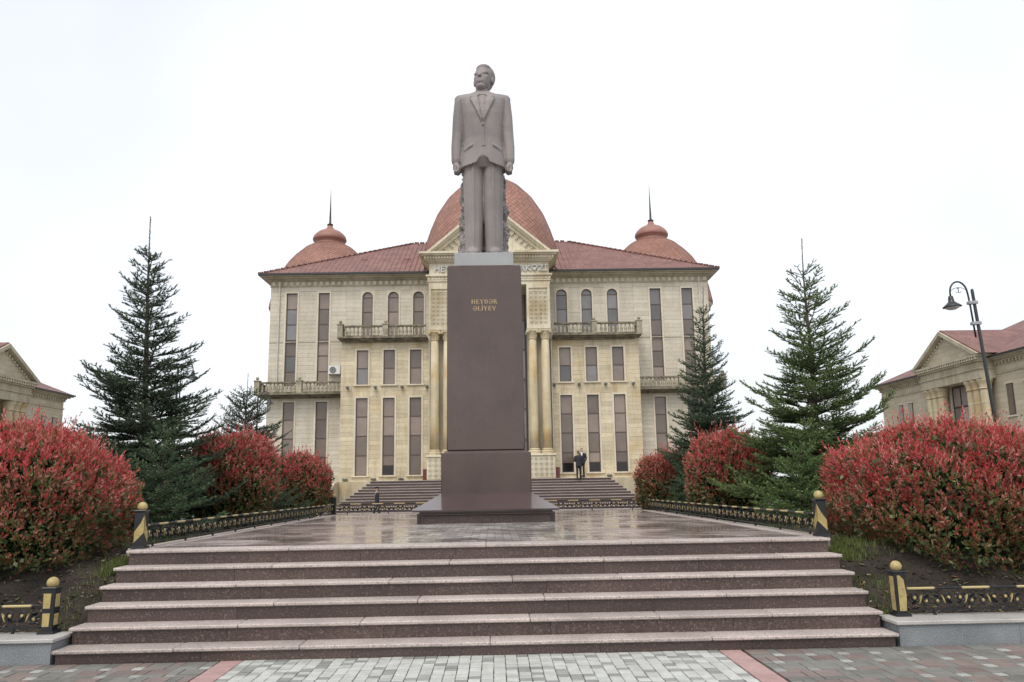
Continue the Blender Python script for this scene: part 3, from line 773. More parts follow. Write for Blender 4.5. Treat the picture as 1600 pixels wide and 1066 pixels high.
clad_w, clad_b = MB(), MB()
VW, VBAY, WW, WB = 1.3, 0.0, 14.92, 9.77
K = random.choice
for s in (-1, 1):
    hw_ = []; hb = []
    for x, kd in ((11.28, 'bbbbbb'), (13.46, 'bbgbbb')):
        kinds = ''.join(random.choice('bbbbg') for _ in range(6)) if s < 0 else 'bbbbgg'
        hw_.append(window(s*x, VW, 8.42, 14.78, .74, (9.39, 10.46, 11.55, 12.62, 13.68), kinds))
        hw_.append(window(s*x, VW, 2.45, 7.34, .75, (3.72, 4.93, 6.17), 'bbbb' if not (s < 0 and x < 12) else 'dbbb'))
    for x in (8.33, 6.58, 4.87):
        hw_.append(window(s*x, VW, 11.46, 14.80, .72, (13.42, 14.42), 'bbb' if s < 0 else 'ggg', arch=True))
    for i, x in enumerate((8.38, 6.63, 4.90)):
        hb.append(window(s*x, VBAY, 8.28, 10.55, .75, (9.36,), ('gb', 'bb', 'bb')[i] if s < 0 else ('bb', 'gb', 'gb')[i], sill=True))
        kk = ('bbbbb', 'dbbbb', 'bbbbb')[i] if s < 0 else 'dbbbb'
        hb.append(window(s*x, VBAY, 2.43, 7.40, .76, (3.05, 3.70, 4.95, 6.19) if kk[0] == 'd' else (3.70, 4.95, 6.19), kk if kk[0] == 'd' else 'bbbb', sill=True))
    X = lambda a, b: (a, b) if s > 0 else (-b, -a)
    stone_wall(*X(3.95, WB), 2.15, 11.15, VBAY, M['baystone'], hb, clad_b, True)
    stone_wall(*X(WB, WW), .0, 7.62, VW, M['wingstone'], hw_, clad_w, False)
    stone_wall(*X(WB, WW), 7.95, 15.25, VW, M['wingstone'], hw_, clad_w, False)
    stone_wall(*X(3.95, WB), 11.3, 15.25, VW, M['wingstone'], hw_, clad_w, False)
    # return faces of the wing and of the bay
    stp = MB()
    for k in range(54):
        z = k*.285
        if z > 15: break
        for j in range(9):
            off = (k % 2)*.55; a, e = VW+.15+j*1.1-off, VW+.15+(j+1)*1.1-off
            a = max(a, VW+.142)
            xx = s*WW; clad_w.box(min(xx, xx-s*.14), max(xx, xx-s*.14), a+.006, e-.006, z+.006, z+.279)
        if 2.15 <= z < 10.9:
            xx = s*WB; clad_b.box(min(xx, xx-s*.14), max(xx, xx-s*.14), VBAY+.143, VW+.13, z+.006, z+.279)
# wall cores behind the blocks (their joints show through)
core = MB()
core.box(-WW+.13, WW-.13, VW+.14, 24, 0, 15.9)
core.box(-WB+.13, -3.9, VBAY+.14, VW+.5, 0, 11.18); core.box(3.9, WB-.13, VBAY+.14, VW+.5, 0, 11.18)
core.build('wall_core', M['joint'], bld)
o = clad_w.build('stone_cladding', M['wingstone'], bld, fix=False); o['kind'] = 'stuff'
o = clad_b.build('bay_cladding', M['baystone'], bld, fix=False); o['kind'] = 'stuff'
# plinth under the bays and wings
b = MB()
for s in (-1, 1):
    X = lambda a, b_: (a, b_) if s > 0 else (-b_, -a)
    b.box(*X(3.9, WB+.1), -.12, VW, 0, 2.05); b.box(*X(3.9, WB+.22), -.24, VW, 2.05, 2.145)
b.build('plinth', M['baystone'], bld)
# cornice: moulded band, dentil frieze, gutter
b = MB()
for z0, z1, o_ in ((15.22, 15.27, .05), (15.60, 15.66, .10), (15.66, 15.74, .22), (15.74, 15.84, .42), (15.84, 15.93, .62)):
    b.box(-WW-o_, WW+o_, VW-o_, 24.2+o_, z0, z1)
b.box(-WW-.01, WW+.01, VW-.012, 24.1, 15.27, 15.60)
b.build('cornice', M['corn'], bld)
dm = MB().box(-.10, .10, -.05, .0, -.13, .13).mesh('frieze_block', M['trim'])
n = 74
for i in range(n):
    x = -WW+.2+(2*WW-.4)*i/(n-1)
    if abs(x) > 4.1: obj('frieze_block', dm, bld, (x, VW-.012, 15.44))
b = MB(); b.box(-WW-.70, WW+.70, VW-.74, VW-.60, 15.90, 16.03); 
for s in (-1, 1): b.box(s*(WW+.65)-.06, s*(WW+.65)+.06, VW-.59, 24, 15.90, 16.03)
b.build('gutter', M['gutter'], bld)
# hipped tiled roof with ridge caps
ex, ey0, ey1, ez = WW+.66, VW-.68, 24.5, 16.0; rx, rz_, ry0, ry1 = 5.9, 20.35, 8.2, 17.0
b = MB(); b.add([(-ex,ey0,ez),(ex,ey0,ez),(ex,ey1,ez),(-ex,ey1,ez),(-rx,ry0,rz_),(rx,ry0,rz_),(rx,ry1,rz_),(-rx,ry1,rz_)], [(0,1,5,4),(1,2,6,5),(2,3,7,6),(3,0,4,7),(4,5,6,7),(3,2,1,0)])
roof = b.build('roof', M['roof'], bld)
capm = MB(); capm.tube([(0,-.02,0),(0,.30,0)], [.11,.085], 8); capm = capm.mesh('ridge_tile', M['roof'])
def ridge(p, q):
    p, q = Vector(p), Vector(q); d = q-p; L = d.length; d.normalize(); n = int(L/.42)
    for i in range(n):
        o = obj('ridge_tile', capm, roof, p+d*(i*.42)); o.rotation_mode = 'QUATERNION'; o.rotation_quaternion = d.to_track_quat('Y', 'Z')
ridge((-ex,ey0,ez+.02), (-rx,ry0,rz_+.02)); ridge((ex,ey0,ez+.02), (rx,ry0,rz_+.02)); ridge((-rx,ry0,rz_+.02), (rx,ry0,rz_+.02))

# domes clad in overlapping diamond shingles
def dome(parent, cx, cy, prof, cols, rows, name, limit, front_only=False):
    # arc-length table
    zs = [p[1] for p in prof]; d = [0]
    for a, b_ in zip(prof[:-1], prof[1:]): d.append(d[-1]+math.hypot(b_[0]-a[0], b_[1]-a[1]))
    def at(s):
        s = min(max(s, 0), d[-1]-1e-6)
        for k in range(len(d)-1):
            if d[k] <= s <= d[k+1]:
                t = (s-d[k])/(d[k+1]-d[k]); return prof[k][0]+(prof[k+1][0]-prof[k][0])*t, prof[k][1]+(prof[k+1][1]-prof[k][1])*t
    def P(th, s, up):
        r, z = at(s); r0, z0 = at(s-.05); r1, z1 = at(s+.05); n = Vector((z1-z0, 0, -(r1-r0))); n.normalize()
        r += n.x*up; z += n.z*up; return Vector((cx+r*math.cos(th), cy+r*math.sin(th), z))
    base = MB().lathe([(r-.02, z) for r, z in prof], 64, cx, cy)
    do = base.build(name, M['shinglebase'], parent, smooth=True)
    ds = d[-1]/rows; lst = []
    nc = cols; th = 2*PI/cols
    for j in range(rows):
        s = (j+.5)*ds; r, _ = at(s)
        for i in range(cols):
            a = (i+(.5 if j % 2 else 0))*th
            if r*th < .10 and i % 2: continue
            hw = th*(.5 if r*th >= .10 else 1.0)*.985
            vis = math.sin(a)              # towards -y is the front
            lst.append((vis, a, s, hw))
    lst.sort()
    rest = MB()
    for k, (vis, a, s, hw) in enumerate(lst):
        top, lf, rt, bt = P(a, s+ds*1.02, .005), P(a-hw, s, .018), P(a+hw, s, .018), P(a, s-ds*1.05, .036)
        lf2, rt2, bt2 = P(a-hw, s, -.01), P(a+hw, s, -.01), P(a, s-ds*1.05, .0)
        vs, fs = [top, lf, bt, rt, lf2, bt2, rt2], [(0,1,2,3), (1,4,5,2), (2,5,6,3)]
        if k < limit:
            c = (lf+rt)/2; q = MB().add([v-c for v in vs], fs); obj('shingle', q.mesh('shingle', M['shingle'], fix=False), do, c)
        else: rest.add(vs, fs)
    o = rest.build('shingle_field', M['shingle'], do, fix=False); o['kind'] = 'stuff'
    return do
dome(bld, .03, 5.6, [(4.9,16.3),(4.92,18.0),(4.87,18.9),(4.70,19.5),(4.46,20.25),(4.0,21.4),(3.2,22.68),(2.25,23.66),(1.5,24.12),(.8,24.45),(.02,24.62)], 60, 54, 'main_dome', 298)
TW = [(4.40,15.25),(4.45,15.4),(4.20,16.7),(3.82,17.9),(3.15,19.0),(2.65,19.6),(1.85,20.35),(1.25,20.70)]
for s in (-1, 1):
    cx, cy = s*12.85, 9.6
    MB().lathe([(4.0,0),(4.0,15.0),(4.3,15.1),(4.4,15.24)], 40, cx, cy).build('tower_wall', M['wingstone'], bld, smooth=False)
    dome(bld, cx, cy, TW, 64, 46, 'tower_dome', 0)
    cp = MB().lathe([(1.26,20.55),(1.18,20.7),(1.12,20.95),(1.3,21.05),(1.33,21.17),(1.28,21.37),(1.10,21.6),(.85,21.81),(.55,21.95),(.33,22.07),(.22,22.25),(.17,22.41)], 24, cx, cy).build('dome_cap', M['capred'], bld, smooth=True)
    MB().lathe([(.24,22.37),(.24,22.47),(.10,22.49),(.08,22.95),(.04,24.3),(.010,25.4)], 10, cx, cy).build('spire', M['gutter'], cp, smooth=True)
    # small blocks of the main roof: vents
for x in (-9.0, -5.9, 7.7):
    MB().box(x-.22, x+.22, 3.6, 4.2, 17.4, 17.78 if x < 0 else 17.7).build('roof_vent', M['roof'], bld)

# balustraded balconies
bal = MB().lathe([(.075,0),(.075,.05),(.045,.07),(.085,.20),(.09,.26),(.05,.42),(.04,.5),(.06,.53),(.075,.55),(.075,.58)], 8).mesh('baluster', M['balus'], smooth=True)
def balpost(parent, x, y, z, h=.80):
    b = MB(); b.box(x-.17, x+.17, y-.17, y+.17, z, z+h); b.box(x-.21, x+.21, y-.21, y+.21, z+h, z+h+.06)
    b.lathe([(.05,z+h+.06),(.05,z+h+.10),(.11,z+h+.16),(.12,z+h+.21),(.09,z+h+.28),(.03,z+h+.31)], 10, x, y); b.build('baluster_post', M['balus'], parent)
def balcony(xa, xb, yf, yw, z, posts, corbel, ends):
    b = MB()
    for i, (zz0, zz1, in_) in enumerate(corbel): b.box(xa+(in_ if ends[0] else 0), xb-(in_ if ends[1] else 0), yf+in_, yw, zz0, zz1)
    root = b.build('balcony', M['mould'], bld)
    r = MB(); r.box(xa+.08, xb-.08, yf+.06, yf+.28, z+.66, z+.76); r.box(xa+.1, xb-.1, yf+.08, yf+.26, z, z+.08)
    for k, xe in enumerate((xa, xb)):
        if ends[k]:
            q = xe+.08 if k == 0 else xe-.28
            r.box(q+.003, q+.197, yf+.281, yw, z+.66, z+.76); r.box(q+.01, q+.19, yf+.281, yw, z, z+.08)
    r.build('rail', M['mould'], root)
    for p in posts: balpost(root, p, yf+.17, z)
    n = int((xb-xa)/.265)
    for i in range(n):
        x = xa+.13+(xb-xa-.26)*(i+.5)/n
        if all(abs(x-p) > .24 for p in posts): obj('baluster', bal, root, (x, yf+.17, z+.08))
    for k, xe in enumerate((xa, xb)):
        if ends[k]:
            m = int((yw-yf-.3)/.265)
            for i in range(m): obj('baluster', bal, root, (xe+(.18 if k == 0 else -.18), yf+.45+i*.265, z+.08))
for s in (-1, 1):
    X = lambda a, b_: (a, b_) if s > 0 else (-b_, -a)
    e = (False, True) if s > 0 else (True, False)
    balcony(*X(4.12, 9.95), -.62, VW-.02, 11.36, [s*9.78, s*6.83], [(11.05,11.16,.42), (11.16,11.26,.2), (11.26,11.36,0)], e)
    balcony(*X(WB+.02, 15.55), .42, VW-.02, 7.86, [s*15.37, s*12.6], [(7.58,7.66,.62), (7.66,7.76,.34), (7.76,7.86,0)], e)
    # balcony wrapping round the side of the wing
    xa = s*15.55; b = MB(); b.box(min(xa, s*14.9), max(xa, s*14.9), VW+.0, 9, 7.70, 7.86); b.box(min(xa-s*.3, s*14.9), max(xa-s*.3, s*14.9), VW, 9, 7.58, 7.70)
    ro = b.build('balcony', M['balus'], bld)
    MB().box(min(xa-s*.08, xa-s*.28), max(xa-s*.08, xa-s*.28), VW-.01, 9, 8.52, 8.62).build('rail', M['balus'], ro)
    for k in range(26): obj('baluster', bal, ro, (xa-s*.18, VW+.15+k*.28, 7.94))
    # downpipes
    MB().tube([(s*(WW-.62), VW-.09, 15.6), (s*(WW-.62), VW-.09, 8.0)], .045, 8).build('downpipe', M['pipe'], bld)
    MB().tube([(s*3.99, -.12, 11.0), (s*3.99, -.12, 2.2)], .045, 8).build('downpipe', M['pipe'], bld)
    # little floodlights on the wall
    for x in (9.3, 7.5, 5.76, 4.15):
        q = MB(); q.box(s*x-.10, s*x+.10, -.26, -.06, 8.02, 8.16); q.box(s*x-.03, s*x+.03, -.1, .02, 7.97, 8.05); q.build('floodlight', M['acgrille'], bld, bevel=.02)
        if x > 4.5: q = MB(); q.box(s*x-.17, s*x+.17, -.5, -.25, 2.15, 2.26); q.build('floodlight', M['acgrille'], bld, bevel=.03)
    # flat string course on the wing
    MB().box(*X(9.9, WW), VW-.03, VW+.1, 11.38, 11.42).build('string_course', M['corn'], bld)

# ------------------------------------------------------------------ portico
VP = -1.5
def lattice(parent, xa, xb, za, zb, v, cell, mat_):
    """openwork panel: recessed ground with a net of stars"""
    MB().box(xa, xb, v+.05, v+.08, za, zb).build('panel_ground', M['latt_bg'], parent)
    b = MB(); nx = max(1, round((xb-xa)/cell)); nz_ = max(1, round((zb-za)/cell)); cw, ch = (xb-xa)/nx, (zb-za)/nz_; t = cell*.085
    def bar(x0, z0, x1, z1, y):
        dx, dz = x1-x0, z1-z0; L = math.hypot(dx, dz); nx_, nz2 = -dz/L*t, dx/L*t
        b.prism([(x0+nx_, z0+nz2), (x1+nx_, z1+nz2), (x1-nx_, z1-nz2), (x0-nx_, z0-nz2)], 'y', v+y, v+.051)
    for i in range(nx):
        for j in range(nz_):
            x, z = xa+(i+.5)*cw, za+(j+.5)*ch
            P = [(x+cw*.33*math.cos(PI*k/4+PI/8), z+ch*.33*math.sin(PI*k/4+PI/8)) for k in range(8)]
            for k in range(8): bar(*P[k], *P[(k+1) % 8], .010)
            for k in range(4): bar(x+cw*.30*math.cos(PI/2*k+PI/4), z+ch*.30*math.sin(PI/2*k+PI/4), x+cw*.5*math.copysign(1, math.cos(PI/2*k+PI/4)), z+ch*.5*math.copysign(1, math.sin(PI/2*k+PI/4)), .013)
            b.box(x-cw*.11, x+cw*.11, v+.016, v+.051, z-ch*.11, z+ch*.11)
    for i in range(nx+1): bar(xa+i*cw, za, xa+i*cw, zb, .020)
    for j in range(nz_+1): bar(xa, za+j*ch, xb, za+j*ch, .022)
    b.build('openwork', mat_, parent)
fl = MB()
for i in range(20):
    pass
def column(parent, x, y, z0, z1, r, name='column'):
    n = 20; b = MB()
    b.lathe([(r*.98, z0+.32), (r*1.0, z0+1.6), (r*.96, (z0+z1)/2), (r*.84, z1-.62)], n, x, y); c = b.build(name, M['colstone'], parent, smooth=True)
    q = MB(); q.lathe([(r*1.36,z0),(r*1.36,z0+.08),(r*1.42,z0+.13),(r*1.36,z0+.19),(r*1.12,z0+.22),(r*1.22,z0+.28),(r*1.02,z0+.33)], n, x, y); q.build('column_base', M['colstone'], c, smooth=False)
    k = MB(); k.lathe([(r*.86,z1-.62),(r*.98,z1-.60),(r*.98,z1-.56),(r*.88,z1-.53),(r*.92,z1-.36),(r*1.22,z1-.17),(r*1.32,z1-.12)], n, x, y)
    k.box(x-r*1.35, x+r*1.35, y-r*1.35, y+r*1.35, z1-.12, z1-.001)
    for a in range(10):
        th = 2*PI*a/10
        for zz, rr, o_ in ((z1-.52, r*.92, .0), (z1-.34, r*1.0, PI/10)):
            px, py = x+rr*math.cos(th+o_), y+rr*math.sin(th+o_)
            k.frustum(px, py, zz, zz+.17, .022, .022, .06, .06)
    for sx in (-1, 1):
        for sy in (-1, 1): k.lathe([(.02,z1-.26),(.10,z1-.24),(.12,z1-.19),(.10,z1-.14),(.02,z1-.125)], 8, x+sx*r*1.15, y+sy*r*1.15)
    k.build('capital', M['colstone'], c); return c
for s in (-1, 1):
    X = lambda a, b_: (a, b_) if s > 0 else (-b_, -a)
    pd = MB().box(*X(2.24, 4.0), VP-.10, VP+1.2, ZB-.01, 3.48).build('column_pedestal', M['portico'], bld)
    lattice(pd, *X(2.30, 3.94), 2.14, 3.42, VP-.17, .30, M['portico'])
    MB().box(*X(2.18, 4.06), VP-.22, VP+1.25, 3.48, 3.60).build('pedestal_cap', M['portico'], pd)
    for x in (2.74, 3.55): column(bld, s*x, VP+.30, 3.60, 11.52, .29)
    # red granite blocks and stained pier behind the columns
    MB().box(*X(4.02, 4.28), VP+.25, VP+.9, ZB, 2.75).build('granite_block', M['porphyry'], bld)
    pier = MB().box(*X(2.42, 3.86), VP+.75, VW+.2, 2.0, 14.6).build('pier', M['corn'], bld)
    blk = MB().box(*X(2.40, 3.90), VP-.02, VP+.74, 11.53, 14.48).build('panel_block', M['portico'], bld)
    lattice(blk, *X(2.56, 3.74), 11.80, 14.0, VP-.09, .29, M['portico'])
    f = MB()
    f.box(*X(2.40, 2.55), VP-.11, VP-.021, 11.53, 14.48); f.box(*X(3.75, 3.90), VP-.11, VP-.021, 11.53, 14.48); f.box(*X(2.551, 3.749), VP-.11, VP-.021, 11.53, 11.78); f.box(*X(2.551, 3.749), VP-.11, VP-.021, 14.22, 14.48); f.box(*X(2.551, 3.749), VP-.10, VP-.022, 14.0, 14.05)
    f.build('panel_frame', M['portico'], blk)
b = MB()
for z0, z1, o_, hx in ((14.48,14.72,.06,3.93), (14.72,14.80,.12,3.99), (14.80,15.00,.10,3.97), (15.00,15.06,.16,4.03), (15.06,15.16,.22,4.09)):
    b.box(-hx, hx, VP-o_, VW+.3, z0, z1)
b.box(-3.88, 3.88, VP-.05, VW+.3, 15.16, 15.98)
for z0, z1, o_ in ((15.98,16.06,.14), (16.06,16.14,.24), (16.36,16.46,.50), (16.46,16.60,.62)): b.box(-3.88-o_, 3.88+o_, VP-.05-o_, VW+.3, z0, z1)
b.box(-4.2, 4.2, VP-.37, VW+.3, 16.14, 16.36)
ent = b.build('entablature', M['portico'], bld)
dm2 = MB().box(-.055, .055, -.10, 0, -.08, .08).mesh('dentil', M['portico'])
for i in range(46): obj('dentil', dm2, ent, (-4.12+8.24*i/45, VP-.37, 16.26))
dm3 = MB().box(-.07, .07, -.05, 0, -.06, .06).mesh('dentil', M['portico'])
for i in range(36): obj('dentil', dm3, ent, (-3.9+7.8*i/35, VP-.10, 14.90))
# raised letters on the frieze
c = bpy.data.curves.new('frieze_letters', 'FONT'); c.body = 'HEYDƏR ƏLİYEV MƏRKƏZİ'; c.size = .56; c.extrude = .04; c.offset = .004; c.align_x = 'CENTER'; c.space_character = 1.05
to = bpy.data.objects.new('frieze_letters_src', c); COL.objects.link(to)
dg = bpy.context.evaluated_depsgraph_get(); dg.update(); tm = bpy.data.meshes.new_from_object(to.evaluated_get(dg)); bpy.data.objects.remove(to)
xs = [v.co.x for v in tm.vertices]; ys = [v.co.y for v in tm.vertices]; kx = 7.32/(max(xs)-min(xs)); xm = (max(xs)+min(xs))/2
for v in tm.vertices: v.co = ((v.co.x-xm)*kx, -v.co.z, v.co.y)
tm.materials.clear(); tm.materials.append(M['letter']); tm.name = 'frieze_letters'
obj('frieze_letters', tm, bld, (.12, VP-.12, 15.36))
# pediment
ax, az, bx = .02, 20.05, 4.05
def rake(k0, k1, y0, y1, m):
    # band parallel to the two slopes between offsets k0..k1 measured downwards
    b = MB()
    for s in (-1, 1):
        b.prism([(0, az-k0), (s*bx, 16.61-k0 if k0 == 0 else 16.61), (s*(bx-(k1*1.17)), 16.61), (0, az-k1)], 'y', y0, y1)
    return b
tym = MB().prism([(-3.6,16.60),(3.6,16.60),(0,19.6)], 'y', VP-.02, VP+.5).build('tympanum', M['portico'], bld)
rb = MB()
for s in (-1, 1):
    for k0, k1, y0 in ((0, .20, -.52), (.20, .34, -.40), (.34, .62, -.16)):
        sl = (az-16.61)/bx
        x0_, x1_ = bx-k0/sl, bx-k1/sl
        rb.prism([(0, az-k0), (s*x0_, 16.61), (s*x1_, 16.61), (0, az-k1)], 'y', VP+y0, VW+3)
rb.build('raking_cornice', M['portico'], tym)
for s in (-1, 1):
    for i in range(9):
        x = s*(.35+i*.30); z = az-.86-abs(x)*(az-16.61)/bx
        if z > 16.75:
            o = MB().box(-.06, .06, -.12, .0, -.15, .15).build('modillion', M['corn'], tym, loc=(x, VP-.025, z)); o.rotation_euler = (0, s*.7, 0)
# glazed screen and doors behind the columns
scr = MB()
for i in range(6): scr.box(-2.4+i*.94, -2.4+i*.94+.08, VW-.2, VW-.08, ZB, 14.4)
for z in (2.1, 4.6, 6.6, 8.6, 10.6, 12.6): scr.box(-2.38, 2.38, VW-.195, VW-.085, z, z+.08)
sc = scr.build('entrance_screen', M['frame'], bld)
for i in range(5):
    for z0, z1 in zip((2.18,4.68,6.68,8.68,10.68), (4.6,6.6,8.6,10.6,12.6)):
        MB().box(-2.32+i*.94, -2.4+(i+1)*.94, VW-.13, VW-.11, z0, z1).build('pane', M['bluepane'], sc)
# ------------------------------------------------------------------ flight of steps up to the building
fs_ = thing('staircase', 'broad flight of dark brown granite steps rising to the entrance of the beige building', 'stairs', (-.15*math.cos(BY), 52-.15*math.sin(BY), 0), BY)
NR = 13; rz2 = 2.05/NR
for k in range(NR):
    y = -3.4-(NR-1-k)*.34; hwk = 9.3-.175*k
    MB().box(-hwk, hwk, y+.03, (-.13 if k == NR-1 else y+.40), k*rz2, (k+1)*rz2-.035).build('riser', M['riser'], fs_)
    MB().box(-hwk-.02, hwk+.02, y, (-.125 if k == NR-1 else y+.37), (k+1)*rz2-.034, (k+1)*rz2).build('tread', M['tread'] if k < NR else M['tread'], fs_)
for s in (-1, 1):
    MB().prism([(-.3,0),(-.3,2.0),(-3.4,1.95),(-7.4,.25),(-7.4,0)], 'x', s*9.42-.11, s*9.42+.11).build('cheek_wall', M['baystone'], fs_)
    MB().box(min(s*7.2, s*9.3), max(s*7.2, s*9.3), -2.2, -.13, 0, 2.03).build('landing_block', M['baystone'], fs_)
# air conditioner outside the wing
ac = thing('air_conditioner', 'white air conditioning unit fixed to the beige wall above the balcony', 'air conditioner', (-10.38-.15, 52+VW+.13, 9.13), BY)
MB().box(-.40, .40, -.42, -.06, 0, .58).build('casing', M['acwhite'], ac, bevel=.02)
g = MB().lathe([(.02,0),(.22,0),(.22,.02),(.02,.02)], 20).build('fan_grille', M['acgrille'], ac); g.rotation_euler = (PI/2, 0, 0); g.location = (-.10, -.42, .29)
for r in (.08, .15, .21):
    q = MB(); pts = [(r*math.cos(2*PI*i/20), -.02, r*math.sin(2*PI*i/20)) for i in range(21)]; q.tube(pts, .006, 4); q.build('grille_ring', M['acwhite'], ac, loc=(-.10, -.43, .29))
MB().box(-.36, -.32, -.40, -.05, -.05, -.002).build('bracket', M['acgrille'], ac); MB().box(.32, .36, -.40, -.05, -.05, -.002).build('bracket', M['acgrille'], ac)
# ------------------------------------------------------------------ two low wings facing each other across the plaza
def side_building(sgn, Xf, yend, yc, label):
    """front runs along world Y at x = Xf and faces the plaza; local x = outward depth, local y = world Y - yc"""
    r = thing('pavilion', label, 'building', (Xf, yc, 0), 0 if sgn > 0 else 0, 'low pavilions facing the plaza')
    def B(b, d0, d1, y0, y1, z0, z1):
        b.box(min(sgn*d0, sgn*d1), max(sgn*d0, sgn*d1), y0, y1, z0, z1); return b
    ya, yb = -22, yend-yc
    B(MB(), .0, 14, ya, yb, 0, 7.95).build('wall', M['pavwall'], r)
    c = MB(); B(c, -.06, 14, ya, yb+.06, 7.28, 7.36); B(c, -.14, 14, ya, yb+.14, 7.95, 8.05); B(c, -.30, 14, ya, yb+.30, 8.05, 8.14); B(c, -.45, 14, ya, yb+.45, 8.14, 8.24)
    c.build('cornice', M['corn'], r)
    dm = MB().box(-.05, .05, -.07, .07, -.08, .08).mesh('dentil', M['corn'])
    n = int((yb-ya)/.3)
    for i in range(n):
        y = yb-.1-i*.3
        if y > -14 and abs(y) > 3.2: obj('dentil', dm, r, (-sgn*.10, y, 7.87))
    B(MB(), -.55, -.42, ya, yb+.5, 8.20, 8.30).build('gutter', M['gutter'], r)
    # hipped roof
    e = -.5; rf = MB(); X = lambda d: sgn*d
    rf.add([(X(e),ya,8.27),(X(e),yb+.5,8.27),(X(14.5),yb+.5,8.27),(X(14.5),ya,8.27),(X(7),ya,11.9),(X(7),yb-6.8,11.9)], [(0,1,5,4),(1,2,5),(2,3,4,5),(0,4,3),(0,3,2,1)])
    roof = rf.build('roof', M['roof'], r)
    # portico with pediment
    D = -.95
    p = MB(); B(p, D, .1, -3.1, 3.1, 7.10, 7.62); B(p, D-.06, .1, -3.16, 3.16, 7.62, 7.70); B(p, D-.0, .1, -3.1, 3.1, 7.70, 8.05); B(p, D-.12, .1, -3.22, 3.22, 8.05, 8.15); B(p, D-.3, .1, -3.4, 3.4, 8.29, 8.42)
    B(p, D-.16, .1, -3.26, 3.26, 8.15, 8.29)
    en = p.build('entablature', M['corn'], r)
    dm2 = MB().box(-.05, .05, -.06, .06, -.065, .065).mesh('dentil', M['trim'])
    for i in range(27): obj('dentil', dm2, en, (sgn*(D-.21), -3.2+6.4*i/26, 8.22))
    pt = MB().prism([(-3.2,8.42),(3.2,8.42),(0,10.0)], 'x', min(X(D+.05), X(.6)), max(X(D+.05), X(.6))).build('tympanum', M['pavwall'], r)
    rk = MB()
    for s in (-1, 1):
        rk.prism([(0,10.32),(s*3.55,8.43),(s*3.1,8.43),(0,10.08)], 'x', min(X(D-.32), X(6.0)), max(X(D-.32), X(6.0)))
    rk.build('raking_cornice', M['corn'], pt)
    for s in (-1, 1):
        for i in range(10):
            y = s*(.25+i*.27); o = obj('dentil', dm2, pt, (sgn*(D-.0), y, 10.0-.05-abs(y)*.53)); o.rotation_euler = (-s*.49, 0, 0)
    gr = MB()
    for s in (-1, 1): gr.prism([(0,10.40),(s*3.7,8.44),(s*3.6,8.432),(0,10.322)], 'x', min(X(D-.2), X(6.2)), max(X(D-.2), X(6.2)))
    gr.build('porch_roof', M['roof'], r)
    for s in (-1, 1):
        for k, y in enumerate((1.55, 2.15, 2.80)):
            cm = MB(); cm.lathe([(.30,0),(.30,6.45),(.27,6.5),(.36,6.56),(.30,6.62),(.33,6.8),(.42,7.0),(.42,7.08)], 18, sgn*(D+.42), s*y); co = cm.build('column', M['colstone'], r, smooth=False)
            for z in (4.2, 5.0, 5.75): MB().lathe([(.318,z),(.318,z+.06)], 18, sgn*(D+.42), s*y).build('column_ring', M['trim'], co)
    B(MB(), .0, .02, -3.1, 3.1, 0, 7.1)
    # tall glazed bay between the columns
    fr = MB()
    for i in range(4): B(fr, -.12, -.03, -1.22+i*.79, -1.22+i*.79+.07, 1.0, 7.05)
    for z in (1.0, 2.2, 3.4, 4.6, 5.8, 6.98): B(fr, -.125, -.03, -1.215, 1.215, z, z+.07)
    w = fr.build('window', M['frame'], r)
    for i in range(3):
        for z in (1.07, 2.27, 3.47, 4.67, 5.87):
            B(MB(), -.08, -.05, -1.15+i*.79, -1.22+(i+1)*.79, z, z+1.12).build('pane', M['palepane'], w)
    f2 = MB(); B(f2, -.2, -.0, -1.5, -1.23, 0, 7.1); B(f2, -.2, -.0, 1.23, 1.5, 0, 7.1); f2.build('surround', M['trim'], w)
    # narrow windows in pairs
    wy = [y for y in (6.4, 7.7, -4.1, -5.6, -8.6, -10.1, -12.5) if y < yb-.5]
    for y in wy:
        for z0, z1 in ((4.95, 6.66), (1.3, 3.6)):
            f = MB(); B(f, -.03, .0, y-.27, y+.27, z0, z1); wo = f.build('window', M['frame'], r)
            B(MB(), -.045, -.031, y-.22, y+.22, z0+.05, z1-.05).build('pane', M['blind'], wo)
            B(MB(), -.12, -.002, y-.36, y+.36, z0-.09, z0-.002).build('sill', M['trim'], wo)
            B(MB(), -.05, -.002, y-.34, y+.34, z1+.002, z1+.10).build('lintel', M['trim'], wo)
    # dark band panels below the eaves
    for y in wy[:2]: pass
    MB().tube([(-sgn*.1, 3.45, 8.0), (-sgn*.1, 3.45, .1)], .05, 8).build('downpipe', M['pipe'], r)
    return r
def pav_wall():
    m, t, b = new_mat('pavilion_limestone'); P = coords(t, True)
    sp = node(t, 'ShaderNodeSeparateXYZ'); t.links.new(P, sp.inputs[0]); cb = node(t, 'ShaderNodeCombineXYZ'); t.links.new(sp.outputs[1], cb.inputs[0]); t.links.new(sp.outputs[2], cb.inputs[1])
    br = node(t, 'ShaderNodeTexBrick'); br.inputs['Scale'].default_value = 1; br.inputs['Brick Width'].default_value = .9; br.inputs['Row Height'].default_value = .285; br.inputs['Mortar Size'].default_value = .012
    br.inputs['Color1'].default_value = (.49,.435,.33,1); br.inputs['Color2'].default_value = (.57,.515,.405,1); br.inputs['Mortar'].default_value = (.40,.35,.26,1)
    t.links.new(cb.outputs[0], br.inputs['Vector'])
    c = mix(t, .5, br.outputs[0], ramp(t, noise(t, P, .6, 4), [(.3, (.8,.78,.72)), (.7, (1.12,)*3)]), 'MULTIPLY')
    t.links.new(c, b.inputs['Base Color']); b.inputs['Roughness'].default_value = .85; bump(t, b, br.outputs['Fac'], -.4, .02); return m
M['pavwall'] = pav_wall()
